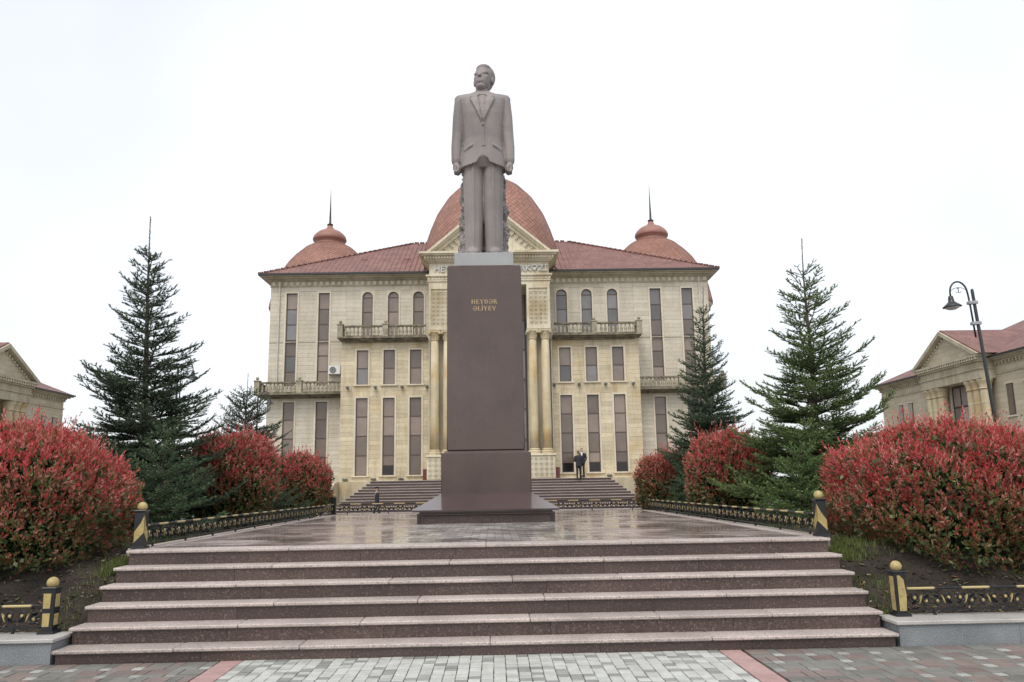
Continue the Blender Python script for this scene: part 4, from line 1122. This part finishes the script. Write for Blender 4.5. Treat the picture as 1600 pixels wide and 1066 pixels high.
side_building(1, 28.0, 57.0, 46.7, 'low beige pavilion with pedimented porch behind the leaning street lamp and big red bush')
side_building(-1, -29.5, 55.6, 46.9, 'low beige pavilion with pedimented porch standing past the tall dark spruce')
# ------------------------------------------------------------------ scrollwork fences
random.seed(3)
def spiral(cx, cz, r0, r1, a0, turns, n):
    return [(cx+(r0+(r1-r0)*i/n)*math.cos(a0+2*PI*turns*i/n), 0, cz+(r0+(r1-r0)*i/n)*math.sin(a0+2*PI*turns*i/n)) for i in range(n+1)]
UL = .30
def scroll_mesh():
    b = MB()
    A = spiral(-.075, .085, .014, .062, 0, 1.35, 15); B_ = [(-x, y, .20-z+.0) for x, y, z in A]
    b.tube(A+[(0,0,.10)]+B_[::-1], .0105, 4)
    b.tube([(-.145,0,.165),(-.11,0,.185),(-.07,0,.165),(-.03,0,.185)], .006, 4); b.tube([(.145,0,.035),(.11,0,.018),(.07,0,.035),(.03,0,.018)], .006, 4)
    return b.mesh('scroll', M['black'], smooth=True)
def leaf_mesh():
    b = MB(); P = [(-.022,.142),(-.010,.128),(.004,.114),(.013,.092),(.020,.058),(.008,.074),(-.005,.092),(-.017,.118)]
    b.prism(P, 'y', -.013, .013); return b.mesh('gilded_leaf', M['gold'])
def rosette_mesh():
    return MB().lathe([(.003,-.012),(.015,-.008),(.017,.0),(.015,.008),(.003,.012)], 8).mesh('rosette', M['gold'])
SCR, LEAF, ROS = scroll_mesh(), leaf_mesh(), rosette_mesh()
def post(parent, x, y, w=.108, h=.53, style=0, mir=1):
    b = MB(); b.frustum(x, y, 0, .03, w*.72, w*.72, w*.70, w*.70); b.frustum(x, y, .03, h-.12, w*.5, w*.5, w*.54, w*.54)
    b.frustum(x, y, h-.12, h-.10, w*.54, w*.54, w*.64, w*.64); b.frustum(x, y, h-.10, h-.09, w*.64, w*.64, w*.58, w*.58); b.lathe([(w*.34,h-.091),(w*.26,h-.08)], 10, x, y)
    p = b.build('post', M['black'], parent)
    MB().lathe([(.056*math.cos(math.radians(a)), h-.054+.056*math.sin(math.radians(a))) for a in range(-85, 86, 17)], 16, x, y).build('ball', M['gold'], p, smooth=True)
    def plate(pts, face):
        # pts (u -1..1, z 0..1) on one face of the post
        q = MB(); z = lambda t: .03+t*(h-.15); hw = lambda t: w*(.5+.04*t)
        if face == 'f': q.add([(x+u*hw(t), y-hw(t)-.002, z(t)) for u, t in pts], [tuple(range(len(pts)))])
        else: q.add([(x+face*(hw(t)+.002), y-mir*0+u*hw(t), z(t)) for u, t in pts], [tuple(range(len(pts)))])
        q.build('gold_panel', M['gold'], p, fix=False)
    if style == 1:
        plate([(-mir*.98,.10), (-mir*.98,.42), (mir*.25,.68), (mir*.98,.92), (mir*.98,.40)], 'f')
        plate([(-.98,.92), (-.2,.62), (.98,.40), (.98,.10), (-.98,.40)], mir)
    if style == 2:
        for t0, t1 in ((.10,.43), (.55,.92)):
            plate([(-.85,t0), (.35,t0), (.42,t1), (-.85,t1)], 'f'); plate([(-.75,t0+.03), (.75,t0+.03), (.75,t1-.02), (-.75,t1-.02)], mir)
    if style == 3:
        plate([(-.5,.06), (.75,.06), (.95,.45), (.6,.85), (-.1,.96), (-.5,.96)], 'f'); plate([(-.8,.06), (.8,.06), (.8,.93), (-.8,.93)], -mir)
    return p
def rail_mat(name, ax, per, off):
    m, t, b = new_mat(name); sp = node(t, 'ShaderNodeSeparateXYZ'); t.links.new(coords(t, True), sp.inputs[0])
    a = node(t, 'ShaderNodeMath', operation='MULTIPLY_ADD'); a.inputs[1].default_value = 1/per; a.inputs[2].default_value = off; t.links.new(sp.outputs[ax], a.inputs[0])
    f = node(t, 'ShaderNodeMath', operation='FRACT'); t.links.new(a.outputs[0], f.inputs[0])
    c = ramp(t, f.outputs[0], [(.0, (.012,.013,.016)), (.47, (.014,.015,.018)), (.50, (.45,.37,.18)), (.96, (.47,.385,.19)), (1.0, (.012,.013,.016))])
    t.links.new(c, b.inputs['Base Color']); b.inputs['Roughness'].default_value = .38; return m
M['railx'] = rail_mat('painted_rail_x', 0, .56, .1); M['raily'] = rail_mat('painted_rail_y', 1, .56, .3)
def fence(name_label, group, x, y, z, L, axis, posts, sx=1):
    f = thing('fence', name_label, 'fence', (x, y, z), 0, group)
    P = lambda s, t, zz: ((sx*s, t, zz) if axis == 'x' else (t, s, zz))
    b = MB(); r = MB()
    def bar(bb, s0, s1, hw, z0, z1):
        if axis == 'x': bb.box(min(sx*s0, sx*s1), max(sx*s0, sx*s1), -hw, hw, z0, z1)
        else: bb.box(-hw, hw, s0, s1, z0, z1)
    bar(b, .07, L-.07, .016, .248, .270); bar(r, .09, L-.09, .013, .045, .058)
    for s in np.arange(.35, L-.2, 1.05): bar(r, s-.012, s+.012, .011, .0, .046)
    b.build('top_rail', M['railx' if axis == 'x' else 'raily'], f, bevel=.006); r.build('bottom_rail', M['black'], f)
    n = int((L-.2)/.225); u = (L-.2)/n
    for i in range(n):
        s = .1+(i+.5)*u
        k = 1 if i % 2 else -1
        for me, nm, dx, dz in ((SCR, 'scroll', 0, 0), (LEAF, 'gilded_leaf', 0, 0), (ROS, 'rosette', -.075, .085), (ROS, 'rosette', .075, .115)):
            if nm == 'rosette':
                o = obj(nm, me, f, P(s+sx*dx*k*u/UL, 0, .052+dz)); o.rotation_euler = (PI/2, 0, 0 if axis == 'x' else PI/2); continue
            o = obj(nm, me, f, P(s, 0, .052))
            o.rotation_euler = (0, 0, (0 if axis == 'x' else PI/2)+(PI if k < 0 else 0)); o.scale = (u/UL*1.02, 1, 1)
    for (s, t, style, mir) in posts: post(f, *(P(s, t, 0)[:2]), style=style, mir=mir)
    return f
FL, FR, FY0, FY1 = -4.13, 3.88, 9.70, 21.12
lab = 'low black and gold scroll fence running along the platform side past the low %s fir'
fence(lab % 'dark', 'fences along the platform sides', FL, FY0, ZP, FY1-FY0, 'y', [(0, 0, 1, 1), (FY1-FY0, 0, 0, 1)])
fence(lab % 'bright', 'fences along the platform sides', FR, FY0, ZP, FY1-FY0, 'y', [(0, 0, 1, -1), (FY1-FY0, 0, 0, 1)])
fence('low black and gold scroll fence across the rear edge of the platform behind the pedestal', None, FL, FY1, ZP, FR-FL, 'x', [])
lab = 'low scroll fence on a granite wall, its black post bearing %s gold panels'
fence(lab % 'small square', 'fences on the granite garden walls', -4.36, 8.30, ZW, 6.0, 'x', [(0, 0, 2, 1), (3.0, 0, 2, 1)], sx=-1)
fence(lab % 'tall', 'fences on the granite garden walls', 4.05, 8.30, ZW, 6.0, 'x', [(0, 0, 3, 1), (3.0, 0, 3, 1)])

# ------------------------------------------------------------------ street lamps
def lamp(x, y, s, lean, label):
    r = thing('street_lamp', label, 'street lamp', (x, y, 0), 0, 'curved-arm street lamps'); r.rotation_euler = (0, lean, 0)
    MB().lathe([(.16,0),(.16,.12),(.11,.16),(.10,.9),(.085,1.0),(.075,1.05)], 14).build('base', M['lampmetal'], r)
    MB().lathe([(.06,1.04),(.052,3.5),(.043,6.9),(.03,6.95)], 12).build('pole', M['lampmetal'], r, smooth=True)
    MB().lathe([(.085,2.72),(.085,3.0)], 12).build('collar', M['acwhite'], r)
    a = [(s*.13,0,5.55), (s*.13,0,6.4), (s*.14,0,6.75)]+[(s*(.40-.25*math.cos(PI*i/10)), 0, 6.86+.33*math.sin(PI*i/10)) for i in range(11)]+[(s*.655,0,6.74)]
    ar = MB().tube(a, .026, 8).build('arm', M['lampmetal'], r, smooth=True)
    for z in (5.95, 6.55): MB().box(min(-s*.08, s*.19), max(-s*.08, s*.19), -.07, .07, z-.045, z+.045).build('clamp', M['plinth'], r, bevel=.01)
    q = MB()
    for k in (-1, 1): q.tube([(s*.40+k*(.02+.06*t_*math.cos(t_*7)), 0, 6.98-.10*t_+.05*math.sin(t_*7)) for t_ in np.linspace(0, 1, 12)], .008, 4)
    q.tube([(s*.17,0,6.93),(s*.28,0,7.0),(s*.40,0,7.02),(s*.52,0,7.0),(s*.63,0,6.93)], .008, 4); q.build('curl', M['lampmetal'], ar)
    sh = MB().lathe([(.06,6.78),(.075,6.70),(.085,6.62),(.15,6.56),(.25,6.48),(.255,6.46),(.225,6.465),(.05,6.52)], 20, s*.655, 0).build('lamp_shade', M['lampmetal'], r, smooth=True)
    MB().lathe([(.215,6.46),(.18,6.43),(.10,6.39),(.01,6.375)], 16, s*.655, 0).build('glass', M['letter'], sh, smooth=True)
lamp(14.10, 22, -1, -.055, 'dark metal street lamp with hooked arm and bell shade beside the red bush, pole leaning')
lamp(-13.75, 35, 1, 0, 'dark street lamp with hooked arm partly hidden by the tall dark spruce')
lamp(-13.45, 46, 1, 0, 'distant dark street lamp with hooked arm behind the small spruce near the beige building')

# ------------------------------------------------------------------ people
def person(name_label, loc, rotz, H, cap=False, coat=False, arms='down', stride=.12, hairless=False):
    k = H/1.75; b = MB()
    def c(pts, rad, n=10): capsule(b, [tuple(q*k for q in p) for p in pts], [q*k for q in rad], n)
    for s, d in ((-1, stride), (1, -stride)):
        c([(s*.085,0,.93), (s*.09,-d*.5-.02,.50), (s*.095,-d+.02,.09)], [.092,.066,.048])
        c([(s*.095,-d+.05,.045), (s*.10,-d-.10,.04)], [.042,.036])
    rings = [superring(0, cy*k, rx*k, ry*k, z*k, 24, 2.3) for z, rx, ry, cy in ((.66 if coat else .82,.185,.135,0), (.95,.175,.125,0), (1.1,.17,.12,0), (1.28,.195,.125,0), (1.40,.20,.11,.0), (1.455,.13,.085,.0), (1.49,.06,.06,0))]
    b.loft(rings)
    c([(0,.0,1.44), (0,-.01,1.55)], [.055,.05])
    for s in (-1, 1):
        if arms == 'down': P = [(s*.195,0,1.40), (s*.235,.02,1.14), (s*.225,-.05,.90)]
        elif arms == 'front': P = [(s*.195,0,1.40), (s*.245,-.02,1.14), (s*.13,-.22,1.08)]
        else: P = [(s*.195,0,1.40), (s*.26,.03,1.16), (s*.20,-.10,.96)]
        c(P, [.062,.052,.040]); d = (Vector(P[2])-Vector(P[1])).normalized(); h = Vector(P[2])+d*.05
        c([P[2], h], [.034,.036], 8)
        for j in range(4): c([h+Vector((0,(j-1.5)*.018,0)), h+d*.05+Vector((0,(j-1.5)*.018,-.005)), h+d*.075+Vector((-s*.015,(j-1.5)*.016,-.01))], [.011,.010,.009], 6)
        c([h+Vector((0,-.03,0)), h+d*.03+Vector((-s*.01,-.045,0))], [.012,.010], 6)
    hb = head_shapes(); b.add([(v[0]*k*.98, v[1]*k*.98, (v[2]*.96+1.53)*k) for v in hb.v], hb.f)
    me = sculpt('body', b, .017, 1)
    for m_ in ('suit', 'trouser', 'skin', 'hair', 'shoe', 'shirt'): me.materials.append(M[m_])
    idx = []
    hem = (.66 if coat else .82)*k
    for p in me.polygons:
        x, y, z = p.center; m_ = 0
        hand = abs(x) > .19*k and z < .87*k and z > .6*k if arms != 'front' else (y < -.215*k and z > .95*k and z < 1.2*k)
        if z < .075*k: m_ = 4
        elif hand: m_ = 2
        elif z < hem: m_ = 1
        elif z > 1.49*k: m_ = 3 if (z > 1.70*k or (y > .025*k and z > 1.60*k)) else 2
        elif z > 1.2*k and abs(x) < .045*k*(z/k-1.1)/.3 and y < -.05*k: m_ = 5
        idx.append(m_)
    me.polygons.foreach_set('material_index', idx)
    r = thing('person', name_label, 'person', loc, rotz)
    obj('body', me, r)
    if cap:
        q = MB(); z = 1.715*k; q.lathe([(.10*k,z),(.115*k,z+.03),(.125*k,z+.05),(.10*k,z+.075),(.02,z+.082)], 16); q.box(-.075*k, .075*k, -.17*k, -.07*k, z-.002, z+.012); q.build('cap', M['suit'], r)
    return r
person('man in a dark coat and flat cap walking behind the rear fence', (-6.30, 44.0, 0), math.radians(-75), 1.66, cap=True, coat=True, stride=.20)
person('man in dark suit climbing the granite staircase with his back turned', (5.02, 48.05, 2.05-.158), math.radians(172), 1.74, arms='front', stride=.14)
person('man in dark jacket and white shirt standing at the top of the granite staircase', (5.30, 48.75, 2.05), math.radians(-8), 1.76, arms='akimbo', stride=.03)
# ------------------------------------------------------------------ plants
def unit(v): return v/np.maximum(np.linalg.norm(v, axis=-1, keepdims=True), 1e-9)
def needle_mesh(name, segs, per_m, nl, nw, cols, rg, core=.006):
    """segs: list of (p0,p1,tipness); needles as thin triangles all round each shoot"""
    P0 = np.array([s[0] for s in segs]); P1 = np.array([s[1] for s in segs]); tip = np.array([s[2] for s in segs])
    D = P1-P0; L = np.linalg.norm(D, axis=1); cnt = np.maximum(4, (L*per_m)).astype(int)
    I = np.repeat(np.arange(len(segs)), cnt); n = len(I)
    t = rg.random(n); d = unit(D)[I]; base = P0[I]+D[I]*t[:, None]
    ref = np.where(np.abs(d[:, 2:3]) > .85, np.array([[1., 0, 0]]), np.array([[0., 0, 1.]]))
    a = unit(np.cross(d, ref)); b = np.cross(d, a)
    ph = rg.uniform(0, 2*PI, n)[:, None]; rad = a*np.cos(ph)+b*np.sin(ph)
    rad = rad+np.array([0, 0, .25])
    nd = unit(d*rg.uniform(.55, 1.1, n)[:, None]+rad*.85); ln = nl*rg.uniform(.7, 1.2, n)[:, None]
    side = unit(np.cross(nd, d+1e-3))*nw
    V = np.stack([base-side, base+side, base+nd*ln], 1).reshape(-1, 3)
    F = np.arange(n*3).reshape(n, 3)
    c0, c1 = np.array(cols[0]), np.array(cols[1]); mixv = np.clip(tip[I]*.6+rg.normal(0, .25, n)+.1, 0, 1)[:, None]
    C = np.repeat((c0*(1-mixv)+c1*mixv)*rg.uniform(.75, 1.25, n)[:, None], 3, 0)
    # slim woody core of each shoot
    k = len(segs); dd = unit(D); rf = np.where(np.abs(dd[:, 2:3]) > .85, np.array([[1., 0, 0]]), np.array([[0., 0, 1.]])); aa = unit(np.cross(dd, rf))*core; bb = np.cross(dd, aa)
    ring = [aa, -aa*.5+bb*.87, -aa*.5-bb*.87]
    V2 = np.concatenate([np.stack([P0+r for r in ring], 1), np.stack([P1+r*.5 for r in ring], 1)], 1).reshape(-1, 3)
    o = np.arange(k)[:, None]*6+len(V)
    F2 = np.concatenate([o+np.array([[0, 1, 4]]), o+np.array([[0, 4, 3]]), o+np.array([[1, 2, 5]]), o+np.array([[1, 5, 4]]), o+np.array([[2, 0, 3]]), o+np.array([[2, 3, 5]])])
    C2 = np.tile(np.array([[.045, .038, .025]]), (len(V2), 1))
    return mesh_np(name, np.concatenate([V, V2]), np.concatenate([F, F2]), np.concatenate([C, C2]), M['needle'])
def spruce(loc, H, R, seed, label, cols, group=None, z0=.25, whorls=20, dens=1.0, leader=.09, droop=.0, per_m=150, nl=.046, lean=(0, 0), fullness=1.0, powr=1.0):
    rg = np.random.default_rng(seed); r = thing('spruce', label, 'tree', loc, 0, group)
    ax = lambda z: np.array([lean[0]*z/H+.03*math.sin(z*1.1+seed), lean[1]*z/H+.02*math.sin(z*1.7+seed), z])
    tb = MB(); zs = np.linspace(0, H, 14); tb.tube([ax(z) for z in zs], [max(.008, .016*H*(1-z/H)**.9) for z in zs], 8); tb.build('trunk', M['bark'], r, smooth=True)
    limbs = MB(); segs = []
    zw = z0
    lv = []
    while zw < H*(1-leader):
        lv.append(zw); zw += (H/whorls)*(.80+.75*(zw/H)**1.5)*rg.uniform(.75, 1.25)
    def shoot(p, d, L, depth, tipn):
        # a needle clad shoot curving slightly, with side shoots in the plane of the spray
        n = max(1, int(L/.13)); p = p.copy(); dd = unit(d); pts = [p.copy()]
        for i in range(n):
            dd = unit(dd+np.array([0, 0, .035 if depth else .02])+rg.normal(0, .03, 3)); q = p+dd*(L/n); segs.append((p.copy(), q.copy(), tipn*(i+1)/n)); p = q; pts.append(p.copy())
        return pts
    for lvl, z in enumerate(lv):
        t = (z-z0)/(H-z0); Lb = R*(1-t)**powr; nb = int(round((4.2+3.3*(1-t))*dens))
        a0 = rg.uniform(0, 2*PI)
        for k in range(nb):
            L = max(.18, Lb*rg.uniform(.58, 1.16)+.06); az = a0+2*PI*(k+rg.uniform(-.25, .25))/nb
            el = math.radians(-1+42*t**1.3+rg.uniform(-9, 13)-12*(1-t)*droop)
            d = np.array([math.cos(az)*math.cos(el), math.sin(az)*math.cos(el), math.sin(el)]); p = ax(z+rg.uniform(-.06, .06))
            n = max(3, int(L/.085)); pts = [p.copy()]; dirs = [d.copy()]
            for i in range(n):
                f = (i+1)/n; d = unit(d+np.array([0, 0, (-.05*(1-t)*droop if f < .5 else .055)])+rg.normal(0, .018, 3)); p = p+d*(L/n); pts.append(p.copy()); dirs.append(d.copy())
            limbs.tube(pts[:-1], [max(.004, .013*L*(1-i/n)+.003) for i in range(n)], 4, cap=False)
            for i in range(1, n+1):
                f = i/n
                if f > .12: segs.append((pts[i-1], pts[i], f))
                if f < .14: continue
                rest = L*(1-f); sl = min(.62*fullness, .11+.50*rest*rg.uniform(.6, 1.25))*fullness*(1-.35*t)
                side = unit(np.cross(dirs[i], np.array([0, 0, 1.])))
                for s in (-1, 1):
                    if rg.random() < .08+.30*t: continue
                    sd = unit(dirs[i]*.75+side*s*rg.uniform(.7, 1.05)+np.array([0, 0, rg.uniform(-.10, .16)]))
                    sp_ = shoot(pts[i], sd, sl, 1, f)
                    if sl > .22:
                        for j in range(1, len(sp_)-1):
                            s2 = unit(np.cross(sd, np.array([0, 0, 1.])))
                            for e in (-1, 1):
                                if rg.random() < .2: continue
                                shoot(sp_[j], unit(sd*.8+s2*e*.75+np.array([0, 0, rg.uniform(-.1, .2)])), max(.07, (sl*(1-j/len(sp_)))*.5), 2, f)
                if rg.random() < .35: shoot(pts[i], unit(dirs[i]*.8+np.array([0, 0, .7])), min(.14, sl), 2, f)
    # bare leader
    top = [ax(z) for z in np.linspace(H*(1-leader*1.3), H, 6)]
    for a, b_ in zip(top[:-1], top[1:]): segs.append((a, b_, .3))
    limbs.build('limbs', M['bark'], r, fix=False)
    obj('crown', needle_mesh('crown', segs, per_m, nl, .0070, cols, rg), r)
    return r
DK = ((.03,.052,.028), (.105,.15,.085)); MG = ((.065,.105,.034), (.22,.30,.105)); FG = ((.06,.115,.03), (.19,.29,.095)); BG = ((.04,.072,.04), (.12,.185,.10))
g = 'spruces standing beside the platform'
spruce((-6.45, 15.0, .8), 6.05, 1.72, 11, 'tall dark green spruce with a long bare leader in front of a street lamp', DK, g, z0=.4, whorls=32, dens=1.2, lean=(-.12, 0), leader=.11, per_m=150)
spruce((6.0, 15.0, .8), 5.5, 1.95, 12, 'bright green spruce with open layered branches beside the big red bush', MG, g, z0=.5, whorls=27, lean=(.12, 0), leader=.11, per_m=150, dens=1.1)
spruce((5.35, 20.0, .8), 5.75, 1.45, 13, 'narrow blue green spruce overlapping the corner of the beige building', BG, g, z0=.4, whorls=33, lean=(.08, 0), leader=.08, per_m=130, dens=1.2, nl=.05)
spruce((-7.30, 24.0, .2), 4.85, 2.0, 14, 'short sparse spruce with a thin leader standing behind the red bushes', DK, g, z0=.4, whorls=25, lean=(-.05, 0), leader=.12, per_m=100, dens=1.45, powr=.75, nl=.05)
g2 = 'low firs beside the platform fence'
spruce((-5.35, 13.3, .82), 1.75, .95, 15, 'low bushy dark green fir below the tall dark spruce beside the fence', ((.045,.085,.038), (.12,.19,.09)), g2, z0=.08, whorls=9, leader=.03, dens=1.5, per_m=150, nl=.042, fullness=.8, powr=.55)
spruce((5.20, 13.6, .82), 1.30, .95, 16, 'low bushy bright green fir below the bright spruce beside the fence', FG, g2, z0=.08, whorls=8, leader=.03, dens=1.5, per_m=150, nl=.042, fullness=.8, powr=.5)
spruce((-4.85, 18.6, .82), .95, .75, 17, 'small dark fir squeezed between two red bushes beside the fence', ((.03,.06,.03), (.085,.145,.07)), g2, z0=.06, whorls=6, leader=.03, dens=1.4, per_m=110, nl=.042, fullness=.8, powr=.5)
spruce((4.72, 18.7, .82), 1.15, .7, 18, 'small fresh green fir squeezed between two red bushes beside the fence', ((.035,.075,.03), (.11,.18,.08)), g2, z0=.06, whorls=7, leader=.03, dens=1.4, per_m=110, nl=.042, fullness=.8, powr=.5)

def photinia(loc, r, h, seed, label, group, shoots=4200, inner=9000, stem=True, sc=1.0):
    """rounded hedge bush: red upright shoots over green leaves; r radii (x,y), h height above loc"""
    rg = np.random.default_rng(seed); root = thing('photinia_bush', label, 'bush', loc, 0, group)
    cz = h*.50; rz = h*.52
    def lump(d): return 1+.06*np.sin(d[:, 0]*5+seed)*np.sin(d[:, 1]*4+1.3*seed)+.045*np.sin(d[:, 2]*9+d[:, 0]*7+seed)+.035*np.sin(d[:, 0]*17+d[:, 2]*13)*np.sin(d[:, 1]*15+seed)+.02*np.sin(d[:, 0]*31+d[:, 1]*27+d[:, 2]*29)
    def surf(n, lo=-.85):
        d = unit(rg.normal(0, 1, (n*2, 3))); d = d[d[:, 2] > lo][:n]
        e = 2.5; q = (np.abs(d)**e).sum(1)**(-1/e)                      # squarish clipped dome
        s = q[:, None]*lump(d)[:, None]
        return d, np.stack([d[:, 0]*r[0]*s[:, 0], d[:, 1]*r[1]*s[:, 0], cz+d[:, 2]*rz*s[:, 0]], 1)
    V, F, C = [], [], []; nv = 0
    def leaves(base, dirv, L, Wd, col, thin=False):
        nonlocal nv
        n = len(base); dirv = unit(dirv); ref = unit(rg.normal(0, 1, (n, 3))); s = unit(np.cross(dirv, ref)); up = np.cross(s, dirv)
        mid = base+dirv*L[:, None]*.5-up*(Wd*.22)[:, None]
        a = base; thin_ = thin; b_ = mid+s*Wd[:, None]+up*(Wd*.35)[:, None]; c = base+dirv*L[:, None]+up*(L*.06)[:, None]; d = mid-s*Wd[:, None]+up*(Wd*.35)[:, None]
        if thin:
            V.append(np.stack([a, b_, c, d], 1).reshape(-1, 3)); o = nv+np.arange(n)[:, None]*4
            F.append(np.concatenate([o+np.array([[0, 1, 2]]), o+np.array([[0, 2, 3]])])); C.append(np.repeat(col, 4, 0)); nv += n*4; return
        V.append(np.stack([a, b_, c, d, mid], 1).reshape(-1, 3))
        o = nv+np.arange(n)[:, None]*5
        F.append(np.concatenate([o+np.array([[0, 1, 4]]), o+np.array([[1, 2, 4]]), o+np.array([[2, 3, 4]]), o+np.array([[3, 0, 4]])])); C.append(np.repeat(col, 5, 0)); nv += n*5
    # red shoots
    d, p = surf(shoots)
    zrel = np.clip((p[:, 2]-.1*h)/(.9*h), 0, 1); keep = rg.random(len(p)) < (.35+.65*np.clip(zrel*1.7, 0, 1)); d, p, zrel = d[keep], p[keep], zrel[keep]
    sdir = unit(d*.55+np.array([0, 0, .8])+rg.normal(0, .22, d.shape)); sl = (rg.uniform(.05, .12, len(p))+rg.uniform(.06, .26, len(p))*(rg.random(len(p)) < .20)*zrel**2)*sc
    p = p-d*(rg.uniform(0, .13, len(p))*sc)[:, None]
    tone = np.clip(.5+.42*np.sin(d[:, 0]*11+d[:, 2]*9+seed)*np.sin(d[:, 1]*10+d[:, 2]*12+2*seed)+rg.normal(0, .22, len(p)), 0, 1)
    patch_g = (np.sin(d[:, 0]*8.3+d[:, 2]*10.1+3*seed)*np.sin(d[:, 1]*9.1+d[:, 0]*5.7+seed) > .62)
    for k in range(11):
        f = (k+rg.random(len(p)))/11; base = p+sdir*(sl*f)[:, None]
        out_ = unit(rg.normal(0, 1, d.shape)); ld = unit(sdir*(.55+.85*f)[:, None]+out_*.62)
        L = rg.uniform(.038, .066, len(p))*(1.1-.35*f)*sc; Wd = L*rg.uniform(.14, .20, len(p))
        red = np.array([.56, .098, .10])*(.6+.8*rg.random((len(p), 1))); red2 = np.array([.68, .27, .235]); brn = np.array([.32, .13, .075]); grn = np.array([.18, .19, .07])
        m1 = (tone+.25*rg.random(len(p)))[:, None]
        col = red*(m1 < .72)+red2*((m1 >= .72) & (m1 < 1.0))+brn*(m1 >= 1.0)
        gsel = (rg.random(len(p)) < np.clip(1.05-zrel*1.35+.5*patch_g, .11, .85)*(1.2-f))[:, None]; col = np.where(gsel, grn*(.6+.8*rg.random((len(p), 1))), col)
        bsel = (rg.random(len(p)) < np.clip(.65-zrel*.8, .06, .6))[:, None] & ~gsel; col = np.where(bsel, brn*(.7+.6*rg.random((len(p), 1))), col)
        leaves(base, ld, L, Wd, col, True)
    # mature green leaves beneath and in gaps
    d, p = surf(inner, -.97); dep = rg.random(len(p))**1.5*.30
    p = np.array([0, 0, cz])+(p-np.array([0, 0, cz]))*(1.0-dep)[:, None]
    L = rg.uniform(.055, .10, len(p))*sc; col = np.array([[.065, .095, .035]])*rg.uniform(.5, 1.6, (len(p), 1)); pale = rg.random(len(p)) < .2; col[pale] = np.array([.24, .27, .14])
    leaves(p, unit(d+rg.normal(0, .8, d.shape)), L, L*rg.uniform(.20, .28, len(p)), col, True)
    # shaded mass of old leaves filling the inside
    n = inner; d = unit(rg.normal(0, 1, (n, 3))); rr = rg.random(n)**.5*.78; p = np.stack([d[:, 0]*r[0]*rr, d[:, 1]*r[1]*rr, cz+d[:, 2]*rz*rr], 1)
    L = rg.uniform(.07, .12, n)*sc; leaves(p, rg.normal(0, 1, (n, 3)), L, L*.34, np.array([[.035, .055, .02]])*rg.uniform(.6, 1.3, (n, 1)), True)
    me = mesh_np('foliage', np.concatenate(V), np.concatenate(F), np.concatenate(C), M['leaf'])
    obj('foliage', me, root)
    sb = MB()
    for k in range(11):
        a = rg.uniform(0, 2*PI); q = rg.uniform(.1, .75); top = np.array([math.cos(a)*r[0]*q, math.sin(a)*r[1]*q, h*rg.uniform(.45, .8)]); b0 = np.array([math.cos(a)*.12, math.sin(a)*.12, -.12])
        midp = (b0+top)/2+np.array([math.cos(a)*.08, math.sin(a)*.08, -.1]); sb.tube([b0, (b0*2+midp)/3, midp, top], [.028, .022, .017, .007], 6)
    sb.build('stems', M['bark'], root, fix=False)
    return root
gp = 'red tipped photinia bushes beside the platform'
photinia((-5.98, 10.28, .45), (1.26, 1.38), 1.90, 1, 'large rounded red photinia bush below the tall dark spruce', gp, 8800, 8500)
photinia((5.80, 10.22, .32), (1.38, 1.42), 1.86, 2, 'broad rounded red photinia bush below the bright spruce and the leaning lamp', gp, 9600, 9000)
photinia((-5.30, 16.5, .84), (.88, 1.0), 1.78, 3, 'rounded red photinia bush with brownish flank beside the low dark fir', gp, 4600, 5500, sc=1.1)
photinia((-5.08, 20.9, .84), (.86, .95), 1.55, 4, 'rounded red photinia bush at the platform corner below the short sparse spruce', gp, 3400, 4800, sc=1.15)
photinia((4.88, 16.8, .84), (.80, 1.0), 1.68, 5, 'rounded red photinia bush beside the low bright fir', gp, 4600, 5500, sc=1.1)
photinia((4.52, 20.9, .84), (.80, .9), 1.46, 6, 'rounded red photinia bush at the platform corner below the narrow blue green spruce', gp, 3400, 4800, sc=1.15)
